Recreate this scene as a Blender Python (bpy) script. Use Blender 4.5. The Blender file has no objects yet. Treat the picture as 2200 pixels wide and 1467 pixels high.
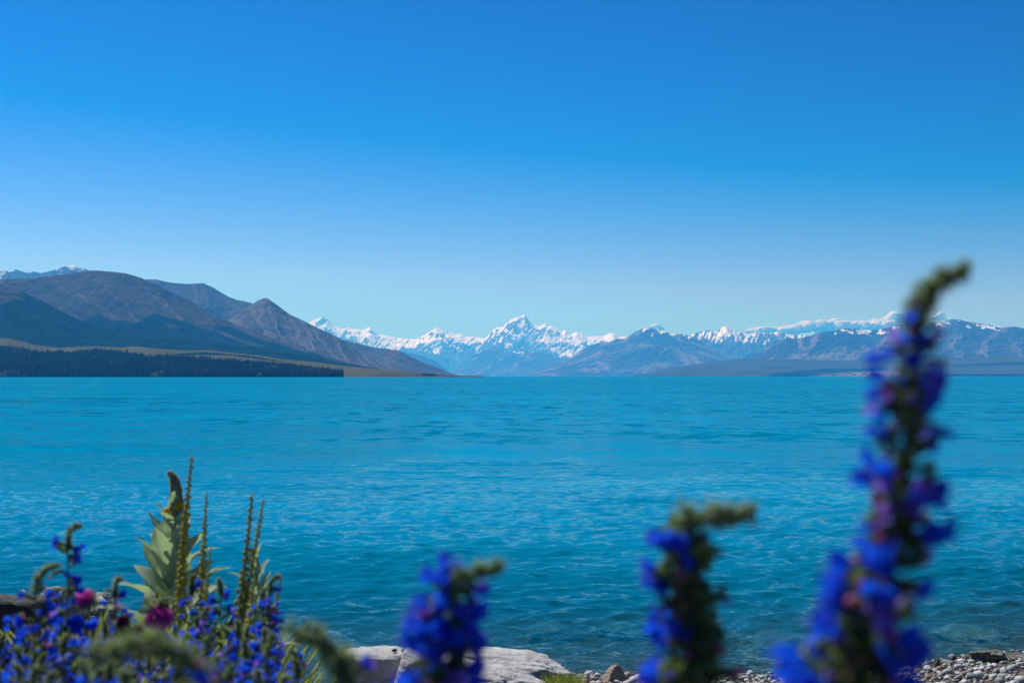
import bpy, math, random
import numpy as np
from mathutils import Vector, Matrix, Quaternion

random.seed(7)
RNG = np.random.RandomState(11)
SC = bpy.context.scene
COL = SC.collection
PI = math.pi

# ------------------------------------------------------------------ camera
F = 3055.0            # focal length in pixels of the 2200 px wide photograph
HZ = 808.0            # row of the horizon
CAMH = 3.2            # metres above the lake
cam_d = bpy.data.cameras.new('camera')
cam = bpy.data.objects.new('camera', cam_d)
COL.objects.link(cam)
cam_d.sensor_width = 36.0
cam_d.lens = 50.0
cam_d.clip_start = 0.05
cam_d.clip_end = 400000.0
cam.location = (0, 0, CAMH)
PITCH = math.atan((HZ - 733.5) / F)
cam.rotation_euler = (PI / 2 + PITCH, 0, 0)
cam_d.dof.use_dof = True
cam_d.dof.focus_distance = 60.0
cam_d.dof.aperture_fstop = 6.6
cam_d.dof.aperture_blades = 0
SC.camera = cam

# ------------------------------------------------------------------ light
SUN_AZ = math.radians(46)      # left of the viewing direction
SUN_EL = math.radians(52)
w = bpy.data.worlds.new('World')
SC.world = w
w.use_nodes = True
wn = w.node_tree
wn.nodes.clear()
sky = wn.nodes.new('ShaderNodeTexSky')
sky.sky_type = 'NISHITA'
sky.sun_disc = False
sky.sun_elevation = SUN_EL
sky.sun_rotation = -SUN_AZ
sky.altitude = 600
sky.air_density = 1.0
sky.dust_density = 0.0
sky.ozone_density = 4.0
# the photograph's deep polarised blue: one colour curve over the whole sky
sep = wn.nodes.new('ShaderNodeSeparateColor'); cmb = wn.nodes.new('ShaderNodeCombineColor')
wn.links.new(sky.outputs[0], sep.inputs[0])
for ch, (ref, lev, pw, top) in enumerate(((5.3, 1.95, 3.8, 2.5), (3.73, 0.98, 2.10, 4.4), (6.46, 4.35, 1.95, 8.2))):
    m1 = wn.nodes.new('ShaderNodeMath'); m1.operation = 'DIVIDE'; m1.inputs[1].default_value = ref
    m2 = wn.nodes.new('ShaderNodeMath'); m2.operation = 'POWER'; m2.inputs[1].default_value = pw
    m3 = wn.nodes.new('ShaderNodeMath'); m3.operation = 'MULTIPLY'; m3.inputs[1].default_value = lev
    m4 = wn.nodes.new('ShaderNodeMath'); m4.operation = 'MINIMUM'; m4.inputs[1].default_value = top
    wn.links.new(sep.outputs[ch], m1.inputs[0]); wn.links.new(m1.outputs[0], m2.inputs[0])
    wn.links.new(m2.outputs[0], m3.inputs[0]); wn.links.new(m3.outputs[0], m4.inputs[0]); wn.links.new(m4.outputs[0], cmb.inputs[ch])
# red: almost none until close to the horizon
r1 = wn.nodes.new('ShaderNodeMath'); r1.operation = 'SUBTRACT'; r1.inputs[1].default_value = 2.95
r2 = wn.nodes.new('ShaderNodeMath'); r2.operation = 'MAXIMUM'; r2.inputs[1].default_value = 0.04
r3 = wn.nodes.new('ShaderNodeMath'); r3.operation = 'MINIMUM'; r3.inputs[1].default_value = 2.25
wn.links.new(sep.outputs[0], r1.inputs[0]); wn.links.new(r1.outputs[0], r2.inputs[0]); wn.links.new(r2.outputs[0], r3.inputs[0]); wn.links.new(r3.outputs[0], cmb.inputs[0])
bg = wn.nodes.new('ShaderNodeBackground')
bg.inputs['Strength'].default_value = 0.10
wo = wn.nodes.new('ShaderNodeOutputWorld')
wn.links.new(cmb.outputs[0], bg.inputs['Color'])
wn.links.new(bg.outputs[0], wo.inputs['Surface'])
sd = bpy.data.lights.new('sun', 'SUN')
sd.energy = 4.3
sd.angle = math.radians(0.53)
sd.color = (1.0, 0.965, 0.90)
sun = bpy.data.objects.new('sun', sd)
COL.objects.link(sun)
sdir = Vector((-math.sin(SUN_AZ) * math.cos(SUN_EL), math.cos(SUN_AZ) * math.cos(SUN_EL), math.sin(SUN_EL)))
sun.rotation_euler = sdir.to_track_quat('Z', 'Y').to_euler()
SC.view_settings.view_transform = 'Standard'
SC.view_settings.look = 'None'
SC.view_settings.exposure = 0.35
SC.view_settings.gamma = 1.0
SC.view_settings.use_curve_mapping = False
SC.render.engine = 'CYCLES'
cy = SC.cycles
cy.use_denoising = True
try:
    cy.denoiser = 'OPENIMAGEDENOISE'
    cy.denoising_prefilter = 'ACCURATE'
except Exception:
    pass
cy.max_bounces = 8
cy.diffuse_bounces = 3
cy.glossy_bounces = 3
cy.transparent_max_bounces = 12
cy.volume_bounces = 1
cy.sample_clamp_indirect = 6.0
cy.use_adaptive_sampling = False
cy.caustics_reflective = False
cy.caustics_refractive = False

# ------------------------------------------------------------------ helpers
def P(px, py, d):
    """world point seen at photo pixel (px,py), d metres in front"""
    return Vector(((px - 1100) / F * d, d, CAMH + (HZ - py) / F * d))


def tag(o, label=None, cat=None, group=None, kind=None):
    if label: o['label'] = label
    if cat: o['category'] = cat
    if group: o['group'] = group
    if kind: o['kind'] = kind
    return o


def link(name, data, parent=None):
    o = bpy.data.objects.new(name, data)
    COL.objects.link(o)
    if parent is not None:
        o.parent = parent
    return o


def empty(name, loc, label, cat, group=None):
    o = link(name, None)
    o.location = loc
    o.empty_display_size = 0.05
    return tag(o, label, cat, group)


def mesh_from(name, V, Fc, mats, smooth=True, mi=None):
    me = bpy.data.meshes.new(name)
    if isinstance(V, np.ndarray):
        me.vertices.add(len(V)); me.vertices.foreach_set('co', V.astype(np.float32).ravel())
        Fc = np.asarray(Fc, dtype=np.int32)
        n, k = Fc.shape
        me.loops.add(n * k); me.loops.foreach_set('vertex_index', Fc.ravel())
        me.polygons.add(n)
        me.polygons.foreach_set('loop_start', np.arange(0, n * k, k, dtype=np.int32))
        me.update(calc_edges=True)
    else:
        me.from_pydata(V, [], Fc)
    for m in (mats if isinstance(mats, (list, tuple)) else [mats]):
        me.materials.append(m)
    if smooth:
        me.polygons.foreach_set('use_smooth', [True] * len(me.polygons))
    if mi is not None:
        me.polygons.foreach_set('material_index', mi)
    me.update()
    return me


def attr(me, name, arr):
    a = me.attributes.new(name, 'FLOAT', 'POINT')
    a.data.foreach_set('value', np.asarray(arr, dtype=np.float32).ravel())


def grid_faces(nr, nc):
    i = np.arange((nr - 1) * (nc - 1))
    r, c = i // (nc - 1), i % (nc - 1)
    a = r * nc + c
    return np.stack([a, a + 1, a + nc + 1, a + nc], 1)


# --- noise
_perm = np.random.RandomState(3).permutation(4096).astype(np.int64)
_ang = np.random.RandomState(5).rand(4096) * 2 * PI
_gx, _gy = np.cos(_ang), np.sin(_ang)


def pn(x, y, seed=0):
    xi = np.floor(x).astype(np.int64); yi = np.floor(y).astype(np.int64)
    xf = x - xi; yf = y - yi
    u = xf * xf * xf * (xf * (xf * 6 - 15) + 10); v = yf * yf * yf * (yf * (yf * 6 - 15) + 10)

    def g(ix, iy, fx, fy):
        h = _perm[(_perm[(ix + seed * 57) & 4095] + iy) & 4095]
        return _gx[h] * fx + _gy[h] * fy
    a = g(xi, yi, xf, yf); b = g(xi + 1, yi, xf - 1, yf)
    c = g(xi, yi + 1, xf, yf - 1); d = g(xi + 1, yi + 1, xf - 1, yf - 1)
    return ((a + u * (b - a)) + v * ((c + u * (d - c)) - (a + u * (b - a)))) * 1.45


def fbm(x, y, o=5, seed=0, gain=0.5):
    s = 0; a = 1.0; t = 0
    for i in range(o):
        s = s + a * pn(x, y, seed + i); t += a
        a *= gain; x = x * 2.03 + 11.3; y = y * 2.03 - 7.1
    return s / t


def ridged(x, y, o=6, seed=0, gain=0.5):
    s = 0; a = 1.0; t = 0; wgt = 1.0
    for i in range(o):
        n = 1 - np.abs(pn(x, y, seed + i))
        n = n * n
        s = s + a * n * wgt; t += a
        wgt = np.clip(n * 1.4, 0, 1)
        a *= gain; x = x * 2.07 + 5.3; y = y * 2.07 + 9.7
    return s / t * 1.25


def sstep(a, b, x):
    t = np.clip((x - a) / (b - a), 0, 1)
    return t * t * (3 - 2 * t)


# --- shader helpers
class NT:
    def __init__(self, name):
        self.m = bpy.data.materials.new(name)
        self.m.use_nodes = True
        self.t = self.m.node_tree
        self.t.nodes.clear()
        self.out = self.n('ShaderNodeOutputMaterial')

    def n(self, typ, **kw):
        nd = self.t.nodes.new(typ)
        for k, v in kw.items():
            setattr(nd, k, v)
        return nd

    def l(self, a, b):
        self.t.links.new(a, b)

    def val(self, s, v):
        if hasattr(v, 'is_output') or isinstance(v, bpy.types.NodeSocket):
            self.l(v, s)
        else:
            s.default_value = v

    def math(self, op, a, b=0.0, clamp=False):
        nd = self.n('ShaderNodeMath', operation=op, use_clamp=clamp)
        self.val(nd.inputs[0], a); self.val(nd.inputs[1], b)
        return nd.outputs[0]

    def mix(self, f, a, b, bt='MIX'):
        nd = self.n('ShaderNodeMix', data_type='RGBA', blend_type=bt)
        self.val(nd.inputs[0], f)
        for s, v in ((nd.inputs[6], a), (nd.inputs[7], b)):
            if isinstance(v, tuple) and len(v) == 3: v = v + (1,)
            self.val(s, v)
        return nd.outputs[2]

    def noise(self, vec, scale, detail=4, rough=0.55, out=0):
        nd = self.n('ShaderNodeTexNoise')
        nd.inputs['Scale'].default_value = scale
        nd.inputs['Detail'].default_value = detail
        nd.inputs['Roughness'].default_value = rough
        if vec is not None: self.l(vec, nd.inputs['Vector'])
        return nd.outputs[out]

    def obj(self):
        return self.n('ShaderNodeTexCoord').outputs['Object']

    def pos(self):
        return self.n('ShaderNodeNewGeometry').outputs['Position']

    def mapping(self, vec, scale=(1, 1, 1), rot=(0, 0, 0)):
        nd = self.n('ShaderNodeMapping')
        nd.inputs['Scale'].default_value = scale
        nd.inputs['Rotation'].default_value = rot
        self.l(vec, nd.inputs['Vector'])
        return nd.outputs[0]

    def at(self, name):
        nd = self.n('ShaderNodeAttribute'); nd.attribute_name = name
        return nd.outputs['Fac']

    def ramp(self, f, a, b):
        nd = self.n('ShaderNodeMapRange', interpolation_type='SMOOTHSTEP')
        self.val(nd.inputs[0], f)
        nd.inputs[1].default_value = a; nd.inputs[2].default_value = b
        return nd.outputs[0]

    def bump(self, h, dist, strength=1.0, normal=None):
        nd = self.n('ShaderNodeBump')
        nd.inputs['Strength'].default_value = strength
        nd.inputs['Distance'].default_value = dist
        self.l(h, nd.inputs['Height'])
        if normal is not None: self.l(normal, nd.inputs['Normal'])
        return nd.outputs[0]

    def pbr(self, color, rough=0.8, spec=0.3, normal=None):
        nd = self.n('ShaderNodeBsdfPrincipled')
        if isinstance(color, tuple): color = color + (1,)
        self.val(nd.inputs['Base Color'], color)
        self.val(nd.inputs['Roughness'], rough)
        nd.inputs['Specular IOR Level'].default_value = spec
        if normal is not None: self.l(normal, nd.inputs['Normal'])
        return nd.outputs[0]

    def done(self, sh):
        self.l(sh, self.out.inputs['Surface'])
        return self.m


def leafy(name, c1, c2, trans=0.35, rough=0.6, scale=60.0, tcol=None):
    """thin plant tissue: diffuse with a share of light passing through"""
    t = NT(name)
    v = t.obj()
    oi = t.n('ShaderNodeObjectInfo').outputs['Random']
    nz = t.noise(v, scale, 3)
    f = t.math('ADD', t.math('MULTIPLY', nz, 0.9), t.math('MULTIPLY', oi, 0.5))
    f = t.ramp(f, 0.3, 1.05)
    c = t.mix(f, c1, c2)
    p = t.pbr(c, rough, 0.25)
    tr = t.n('ShaderNodeBsdfTranslucent')
    if tcol:
        t.l(t.mix(0.75, c, tcol), tr.inputs[0])
    else:
        t.l(c, tr.inputs[0])
    mx = t.n('ShaderNodeMixShader'); mx.inputs[0].default_value = trans
    t.l(p, mx.inputs[1]); t.l(tr.outputs[0], mx.inputs[2])
    return t.done(mx.outputs[0])


# ------------------------------------------------------------------ terrain
def terrain(name, crest, D, Dfoot, step, rows, mat, rid, power=1.3, er=0.5, jag=0.0, jf=0.15, shear=0.0,
            attrs=None, label=None, foot_h=0.0, back=0.35, seedx=0, warp=0.35, stretch=0.5, micro=0.02, endk=3.0, sm=14, kind='structure'):
    cp = np.array(crest, dtype=float)
    px = np.arange(cp[0, 0], cp[-1, 0] + step, step)
    cyl0 = np.interp(px, cp[:, 0], cp[:, 1])
    cyl = cyl0
    if jag:
        cyl = cyl0 - jag * fbm(px * jf, px * 0 + seedx + 0.5, 5, 91 + seedx, 0.65) * np.clip((HZ - cyl0) / 25, 0, 1)

    def smooth(a, wpx):
        k = max(1, int(wpx / step)); x = np.arange(-2 * k, 2 * k + 1)
        g_ = np.exp(-0.5 * (x / k) ** 2); g_ /= g_.sum()
        return np.convolve(np.pad(a, 2 * k, mode='edge'), g_, 'valid')
    low1 = smooth(cyl0, sm); low2 = smooth(cyl0, sm * 3.0)
    t = np.concatenate([np.linspace(0, 1, rows), np.linspace(1, 1 + back, max(6, int(rows * 0.10)))[1:]])
    T, PX = np.meshgrid(t, px, indexing='ij')
    Y = Dfoot + (D - Dfoot) * T
    X = (PX - 1100) / F * Y
    tt = np.clip(T, 0, 1)
    k1 = sstep(0.80, 1.0, tt); k2 = sstep(0.35, 0.9, tt)
    env = (low2 * (1 - k2) + low1 * k2) * (1 - k1) + cyl[None, :] * k1
    A = CAMH + (HZ - env) / F * Y
    AC = CAMH + (HZ - cyl[None, :]) / F * Y
    S = rid
    XA = (PX - 1100) / F * D
    u = (XA - shear * (D - Y)) / S; v = Y / S * stretch
    wx = fbm(XA / S * 0.7, Y / S * 0.7, 4, 40 + seedx) * warp
    wy = fbm(XA / S * 0.7 + 9, Y / S * 0.7, 4, 44 + seedx) * warp
    r = ridged(u + wx, v + wy, 6, 20 + seedx, 0.55)
    E = (1 - np.clip(tt, 0, 1) ** endk)
    base = tt ** power
    base = base + foot_h * (1 - base) * np.sqrt(tt)
    g = base * (1 - er * E * (1 - np.clip(r, 0, 1.1)))
    g = g * (1 + micro * E * fbm(u * 9, v * 18, 4, 60 + seedx))
    g = np.where(tt < 1, np.minimum(A * g, AC * (0.6 + 0.4 * np.minimum(base * 1.15, 1))) / A, g)
    bk = np.clip((T - 1) / max(back, 1e-3), 0, 1)
    g = np.where(T >= 1, 1 - 0.45 * bk - 0.05 * bk * (1 - r), g)
    Z = A * g - (1 - sstep(0, 0.04, T)) * 4.0
    V = np.stack([X, Y, Z], -1).reshape(-1, 3)
    me = mesh_from(name, V, grid_faces(len(t), len(px)), mat)
    PYv = HZ - (Z - CAMH) / Y * F
    gy, gx = np.gradient(Z)
    dX = np.gradient(X, axis=1); dY = np.gradient(Y, axis=0)
    sx = gx / np.maximum(dX, 1e-3); sy = gy / np.maximum(dY, 1e-3)
    ctx = dict(px=PX, py=PYv, X=X, Y=Y, Z=Z, T=T, r=r, sx=sx, sy=sy, u=u, v=v, crest=cyl[None, :] + 0 * PX)
    if attrs:
        for k, fn in attrs.items():
            attr(me, k, fn(ctx))
    o = link(name, me)
    o['kind'] = kind
    if label: o['label'] = label
    return o, ctx


def hill_mat(name, c1, c2, c3, sc, snow=False, forest=False, pale=None, bumpd=None, fcol=((0.004, 0.014, 0.010), (0.009, 0.024, 0.014))):
    t = NT(name)
    v = t.pos()
    n1 = t.noise(v, sc, 6, 0.6)
    n2 = t.noise(v, sc * 6.3, 5, 0.65)
    c = t.mix(t.ramp(n1, 0.35, 0.65), c1, c2)
    c = t.mix(t.math('MULTIPLY', t.ramp(n2, 0.45, 0.7), 0.7), c, c3)
    if pale is not None:
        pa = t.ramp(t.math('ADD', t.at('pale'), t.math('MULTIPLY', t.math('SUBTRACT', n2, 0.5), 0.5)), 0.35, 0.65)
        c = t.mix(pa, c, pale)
    if forest:
        nf = t.noise(v, sc * 18, 4, 0.6)
        fa = t.ramp(t.math('ADD', t.at('forest'), t.math('MULTIPLY', t.math('SUBTRACT', nf, 0.5), 0.7)), 0.42, 0.56)
        c = t.mix(fa, c, t.mix(t.ramp(t.noise(v, sc * 5, 5, 0.6), 0.35, 0.65), fcol[0], fcol[1]))
    rough = 0.9
    nrm = None
    if bumpd:
        nrm = t.bump(n2, bumpd, 1.0)
    if snow:
        ns = t.noise(v, sc * 3.0, 7, 0.68)
        sa = t.ramp(t.math('ADD', t.at('snow'), t.math('MULTIPLY', t.math('SUBTRACT', ns, 0.5), 0.9)), 0.40, 0.58)
        c = t.mix(sa, c, (0.84, 0.92, 0.97))
    t.done(t.pbr(c, rough, 0.0, nrm))
    return t.m


tussock = ((0.048, 0.045, 0.045), (0.078, 0.068, 0.058), (0.026, 0.028, 0.032))
M_hillA = hill_mat('tussock_hill', *tussock, 0.0012, forest=True, pale=(0.128, 0.118, 0.104), bumpd=90)
M_hillB = hill_mat('scree_hill', (0.056, 0.054, 0.054), (0.082, 0.076, 0.070), (0.028, 0.033, 0.040), 0.001, forest=True, pale=(0.12, 0.11, 0.10), bumpd=80)
M_alp = hill_mat('alpine_rock', (0.055, 0.055, 0.058), (0.09, 0.085, 0.08), (0.035, 0.038, 0.042), 0.00055, snow=True, bumpd=70)
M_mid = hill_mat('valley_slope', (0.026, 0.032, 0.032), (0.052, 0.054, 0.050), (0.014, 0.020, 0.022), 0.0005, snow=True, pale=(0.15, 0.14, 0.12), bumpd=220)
M_low = hill_mat('lowland', (0.030, 0.042, 0.028), (0.055, 0.058, 0.040), (0.020, 0.032, 0.024), 0.0012, forest=True, pale=(0.22, 0.17, 0.12), bumpd=10)
M_terr = hill_mat('terrace_grass', (0.072, 0.078, 0.040), (0.10, 0.102, 0.055), (0.05, 0.056, 0.03), 0.006, forest=True, pale=(0.062, 0.062, 0.046), bumpd=3)

# left brown hill -----------------------------------------------------
def inpoly(px, py, poly):
    ins = np.zeros(px.shape, bool)
    n = len(poly)
    for i in range(n):
        x1, y1 = poly[i]; x2, y2 = poly[(i + 1) % n]
        c = ((y1 > py) != (y2 > py)) & (px < (x2 - x1) * (py - y1) / (y2 - y1 + 1e-9) + x1)
        ins ^= c
    return ins


def below(px, py, line, soft):
    l = np.array(line, float)
    yl = np.interp(px, l[:, 0], l[:, 1])
    return np.clip(0.5 + (py - yl) / soft, 0, 1)


crestA = [(-260, 655), (-120, 628), (0, 600), (60, 598), (115, 592), (160, 585), (188, 581), (210, 581), (235, 583), (269, 587), (303, 597), (336, 612), (370, 629), (404, 644),
          (437, 664), (471, 683), (505, 696), (538, 706), (572, 722), (639, 742), (706, 766), (760, 782), (830, 797), (900, 806)]
treeA = [(-260, 660), (0, 690), (168, 692), (188, 688), (215, 674), (235, 688), (303, 690), (318, 680), (333, 669), (352, 678), (404, 693), (455, 711), (462, 698), (490, 702), (548, 724), (605, 745), (673, 757), (740, 780), (900, 800)]


def fA(c):
    n = fbm(c['u'] * 2.5, c['v'] * 5, 4, 7) * 10
    f = below(c['px'], c['py'] + n, treeA, 12)
    # finger of tussock between the trees
    for poly in ([(455, 706), (520, 728), (560, 742), (600, 748), (540, 742), (480, 722)], [(345, 690), (390, 703), (360, 703)]):
        f = np.where(inpoly(c['px'], c['py'] + n * 0.5, poly), 0.15, f)
    return f


terrain('hill', crestA, 12500, 9700, 1.3, 210, M_hillA, 400, power=1.05, er=0.50, jag=1.0, shear=0.42, stretch=0.14, warp=0.16, micro=0.012, endk=2.0,
        attrs={'forest': fA, 'pale': lambda c: (0.32 * sstep(0.45, 1.0, c['r']) + 0.36 * (ridged(c['u'] * 2.3, c['v'] * 1.6, 4, 19, .6) - .35)) * sstep(0.15, 0.5, c['T'])},
        label='long brown tussock hill with spurs above the dark forest', seedx=2)
# nearer forested shoulder on the far left
crestA0 = [(-260, 560), (-100, 588), (0, 611), (34, 621), (60, 633), (84, 644), (135, 670), (168, 686), (215, 703), (280, 716), (380, 728), (480, 738), (560, 748), (640, 760), (700, 771), (760, 784), (840, 796), (900, 805)]
treeA0 = [(-260, 700), (0, 655), (25, 645), (50, 641), (38, 628), (30, 618), (60, 610), (900, 700)]


def fA0(c):
    n = fbm(c['u'] * 3, c['v'] * 6, 4, 8) * 5
    f = below(c['px'], c['py'] + n, [(-260, 700), (0, 654), (18, 648), (55, 641)], 6)
    f = np.where(c['px'] + n > 36 + (c['py'] - 621) * 0.95, 1.0, f)
    m = sstep(0.28, 0.45, fbm(c['u'] * 6, c['v'] * 12, 3, 18)) * (c['px'] < 300) * sstep(12, 2, c['py'] - c['crest']) * (c['px'] > 60)
    return f * (1 - 0.8 * m)


terrain('forested_slope', crestA0, 9700, 7700, 1.4, 150, M_hillA, 500, power=1.0, er=0.25, jag=0.8, shear=0.2, stretch=0.3, warp=0.3, micro=0.03, endk=2.0,
        attrs={'forest': fA0, 'pale': lambda c: 0.3 * c['r']}, label='dark forested slope below the brown hill', seedx=5)
# grey hill behind
crestB = [(270, 612), (314, 600), (336, 600), (363, 607), (404, 610), (435, 608), (454, 616), (488, 636), (504, 643), (538, 650), (575, 668), (640, 700), (700, 720)]
terrain('hill', crestB, 17500, 15000, 1.4, 130, M_hillB, 520, power=1.0, er=0.42, jag=1.6, shear=-0.15, stretch=0.3, warp=0.3, endk=1.3,
        attrs={'forest': lambda c: 0 * c['T'], 'pale': lambda c: 0.5 * c['r']}, label='grey scree hill behind the brown hill', seedx=9)
crestC = [(440, 720), (488, 688), (521, 668), (538, 656), (552, 646), (565, 641), (572, 640), (580, 644), (589, 651), (622, 675), (656, 691), (690, 708), (712, 717), (737, 732), (752, 743), (777, 761), (815, 778), (870, 795), (930, 805)]


def fC(c):
    n = fbm(c['u'] * 3, c['v'] * 5, 4, 27) * 8
    return below(c['px'], c['py'] + n, [(440, 760), (600, 752), (660, 760), (700, 772), (740, 782), (800, 797), (930, 806)], 12) * 0.62


terrain('pointed_hill', crestC, 14800, 12600, 1.2, 190, M_hillB, 170, power=1.12, er=0.24, jag=0.7, shear=0.2, stretch=0.12, warp=0.3, endk=2.2,
        attrs={'forest': fC, 'pale': lambda c: 0.75 * c['r'] * sstep(0.1, 0.6, c['T'])}, label='pointed grey brown hill with long straight gullies', seedx=13)
crestD = [(690, 712), (737, 730), (768, 737), (808, 749), (832, 749), (859, 754), (886, 768), (905, 777), (941, 790), (959, 798), (977, 804), (1000, 807.5)]
terrain('hill', crestD, 18500, 16500, 1.2, 110, M_hillA, 420, power=1.05, er=0.3, jag=0.8, shear=0.2, stretch=0.2, warp=0.2, endk=2,
        attrs={'forest': lambda c: below(c['px'], c['py'], [(690, 780), (860, 800), (1000, 806)], 14) * 0.42, 'pale': lambda c: 0.5 * c['r']},
        label='low brown hill running down to the lake', seedx=17)
# snowy tops behind left hill
crestE = [(-200, 590), (-60, 575), (0, 579), (9, 580.5), (18, 584), (23, 583), (31, 579), (39, 580), (45, 583), (57, 585.5), (64, 585.5), (70, 583), (80, 584.5), (85, 587), (97, 584), (114, 580),
          (124, 576.5), (136, 572.5), (148, 571), (157, 569.7), (162, 570.5), (168, 573), (177, 575), (187, 580), (220, 592), (260, 600)]
terrain('mountain', crestE, 26000, 23500, 1.0, 150, M_alp, 420, power=1.0, er=0.6, jag=1.5, jf=0.3, shear=0.1, stretch=0.5, endk=1.0,
        attrs={'snow': lambda c: 0.38 + 0.30 * sstep(100, 150, c['px']) * sstep(25, 0, c['py'] - c['crest']) - 0.5 * (c['r'] - 0.5) - 0.35 * sstep(595, 620, c['py']) + 0.35 * fbm(c['px'] * .06, c['py'] * .09, 3, 77)}, label='rocky blue summits with snow patches behind the hill', seedx=21)

# the great snow range ---------------------------------------------------
crestF = [(600, 735), (640, 705), (664, 693), (677, 686), (684, 684), (692, 681), (697, 681), (703, 683), (710, 691), (723, 702), (735, 706), (746, 704), (759, 706), (777, 709), (785, 707), (795, 702), (805, 710), (814, 719), (832, 721),
          (843, 723), (854, 727), (861, 725), (868, 728), (895, 728), (914, 718), (928, 709), (939, 704), (950, 708), (959, 715), (964, 712), (977, 719), (988, 717), (999, 723), (1023, 724), (1043, 728),
          (1048, 722), (1057, 710), (1068, 702.5), (1081, 702), (1089, 692.5), (1100, 685), (1110, 681), (1116, 681), (1118, 678), (1128, 675.5), (1130, 679), (1137, 688.5), (1147, 698), (1156, 701),
          (1164, 699), (1171, 695), (1178, 700), (1185, 700.5), (1195, 705), (1207, 713), (1215, 709.5), (1221, 714), (1227, 718), (1239, 713), (1252, 716), (1264, 722.6), (1277, 722), (1298, 722),
          (1312, 714), (1321, 717), (1329, 723), (1343, 722.6), (1380, 730), (1440, 740)]


def sF(c):
    line = np.interp(c['px'], [600, 700, 760, 850, 930, 960, 985, 1010, 1060, 1120, 1180, 1230, 1260, 1300, 1440], [735, 730, 745, 760, 757, 752, 748, 752, 752, 754, 760, 770, 765, 755, 750])
    a = (line - c['py']) / 22.0
    rib = fbm(c['px'] * 0.045 + c['py'] * 0.045, c['py'] * 0.05 - c['px'] * 0.012, 4, 33)
    rib2 = pn(c['px'] * 0.16 + c['py'] * 0.13, c['py'] * 0.045 - c['px'] * 0.03, 35)
    s = 0.28 + 0.42 * np.clip(a, -1.5, 1.0) + 0.75 * rib + 0.5 * rib2 + 0.30 * (0.55 - c['r'])
    s = s + 0.30 * np.clip(-c['sx'], -0.8, 0.8) - 0.12 * sstep(0.9, 1.6, np.abs(c['sx']))
    # rock faces known from the photograph: east face of the great peak, its lower ribs
    s = s - 0.16 * np.exp(-(((c['px'] - 1122) / 12) ** 2 + ((c['py'] - 695) / 14) ** 2))
    s = s - 0.30 * np.exp(-(((c['px'] - 1115) / 38) ** 2 + ((c['py'] - 728) / 17) ** 2))
    s = s - 0.45 * np.exp(-(((c['px'] - 945) / 12) ** 2 + ((c['py'] - 722) / 8) ** 2))
    s = s + 0.3 * sstep(9, 0, c['py'] - c['crest'])
    s = s - 0.5 * np.exp(-(((c['px'] - 697) / 12) ** 2 + ((c['py'] - 686) / 6) ** 2))
    s = s - 0.3 * np.exp(-(((c['px'] - 798) / 14) ** 2 + ((c['py'] - 712) / 9) ** 2))
    return np.where(c['py'] > line + 8, s - 1, s)


terrain('snow_mountain', crestF, 65000, 60000, 1.0, 260, M_alp, 1500, power=0.80, er=0.62, jag=1.6, jf=0.35, shear=0.2, stretch=0.6, warp=0.8, micro=0.10, endk=1.2, sm=7,
        attrs={'snow': sF}, label='great snow covered range with its highest peak above the lake', seedx=25)
crestG1 = [(780, 742), (859, 753), (905, 764), (925, 771), (941, 779), (955, 789), (972, 802), (985, 807)]
terrain('mountain_spur', crestG1, 44000, 41000, 1.3, 80, M_mid, 800, power=1.0, er=0.4, jag=0.8, shear=0.15, stretch=0.4, attrs={'snow': lambda c: 0 * c['T'] - 1, 'pale': lambda c: 0.35 * c['r']},
        label='blue mountain spur falling to the lake head', seedx=27)
crestG2 = [(930, 806), (960, 806), (974, 800), (986, 788), (1005, 772), (1020, 761), (1028, 757), (1040, 753), (1052, 751), (1080, 755), (1110, 754), (1150, 756), (1180, 760), (1210, 770), (1240, 782), (1290, 798), (1340, 806)]
terrain('mountain_spur', crestG2, 52000, 47500, 1.2, 120, M_mid, 1300, power=1.0, er=0.45, jag=1.2, shear=-0.1, stretch=0.35, endk=1.6,
        attrs={'snow': lambda c: 0.26 + 0.55 * sstep(8, 0, c['py'] - c['crest']) * pn(c['px'] * .12, c['py'] * .2, 3) - 0.6 * sstep(758, 765, c['py']), 'pale': lambda c: 0.55 * c['r'] + 0.25 * pn(c['px'] * .2 + c['py'] * .12, c['py'] * .02, 5)},
        label='hazy blue mountain foot under the highest peak', seedx=29)
# right ranges -------------------------------------------------------------
crestH2 = [(1430, 735), (1464, 718), (1484, 720), (1505, 711.6), (1529, 709.6), (1541, 711.6), (1550, 703), (1560, 698.5), (1570, 705), (1586, 713.6), (1607, 718), (1627, 713.6), (1648, 715.7), (1668, 713), (1689, 717), (1709, 720),
           (1740, 722), (1770, 716), (1811, 713), (1850, 720), (1900, 725)]


def sH2(c):
    s = 0.14 + 0.35 * sstep(35, 5, c['py'] - c['crest']) + 0.5 * fbm(c['px'] * .06, c['py'] * .05, 4, 51) + 0.3 * pn(c['px'] * .2 + c['py'] * .08, c['py'] * .06, 52)
    s = s + 0.35 * np.exp(-(((c['px'] - 1562) / 16) ** 2 + ((c['py'] - 710) / 14) ** 2)) + 0.15 * np.exp(-(((c['px'] - 1560) / 30) ** 2 + ((c['py'] - 735) / 20) ** 2))
    return s - 0.6 * sstep(738, 755, c['py']) - 0.25 * sstep(40, 0, c['px'] - 1440)


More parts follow.
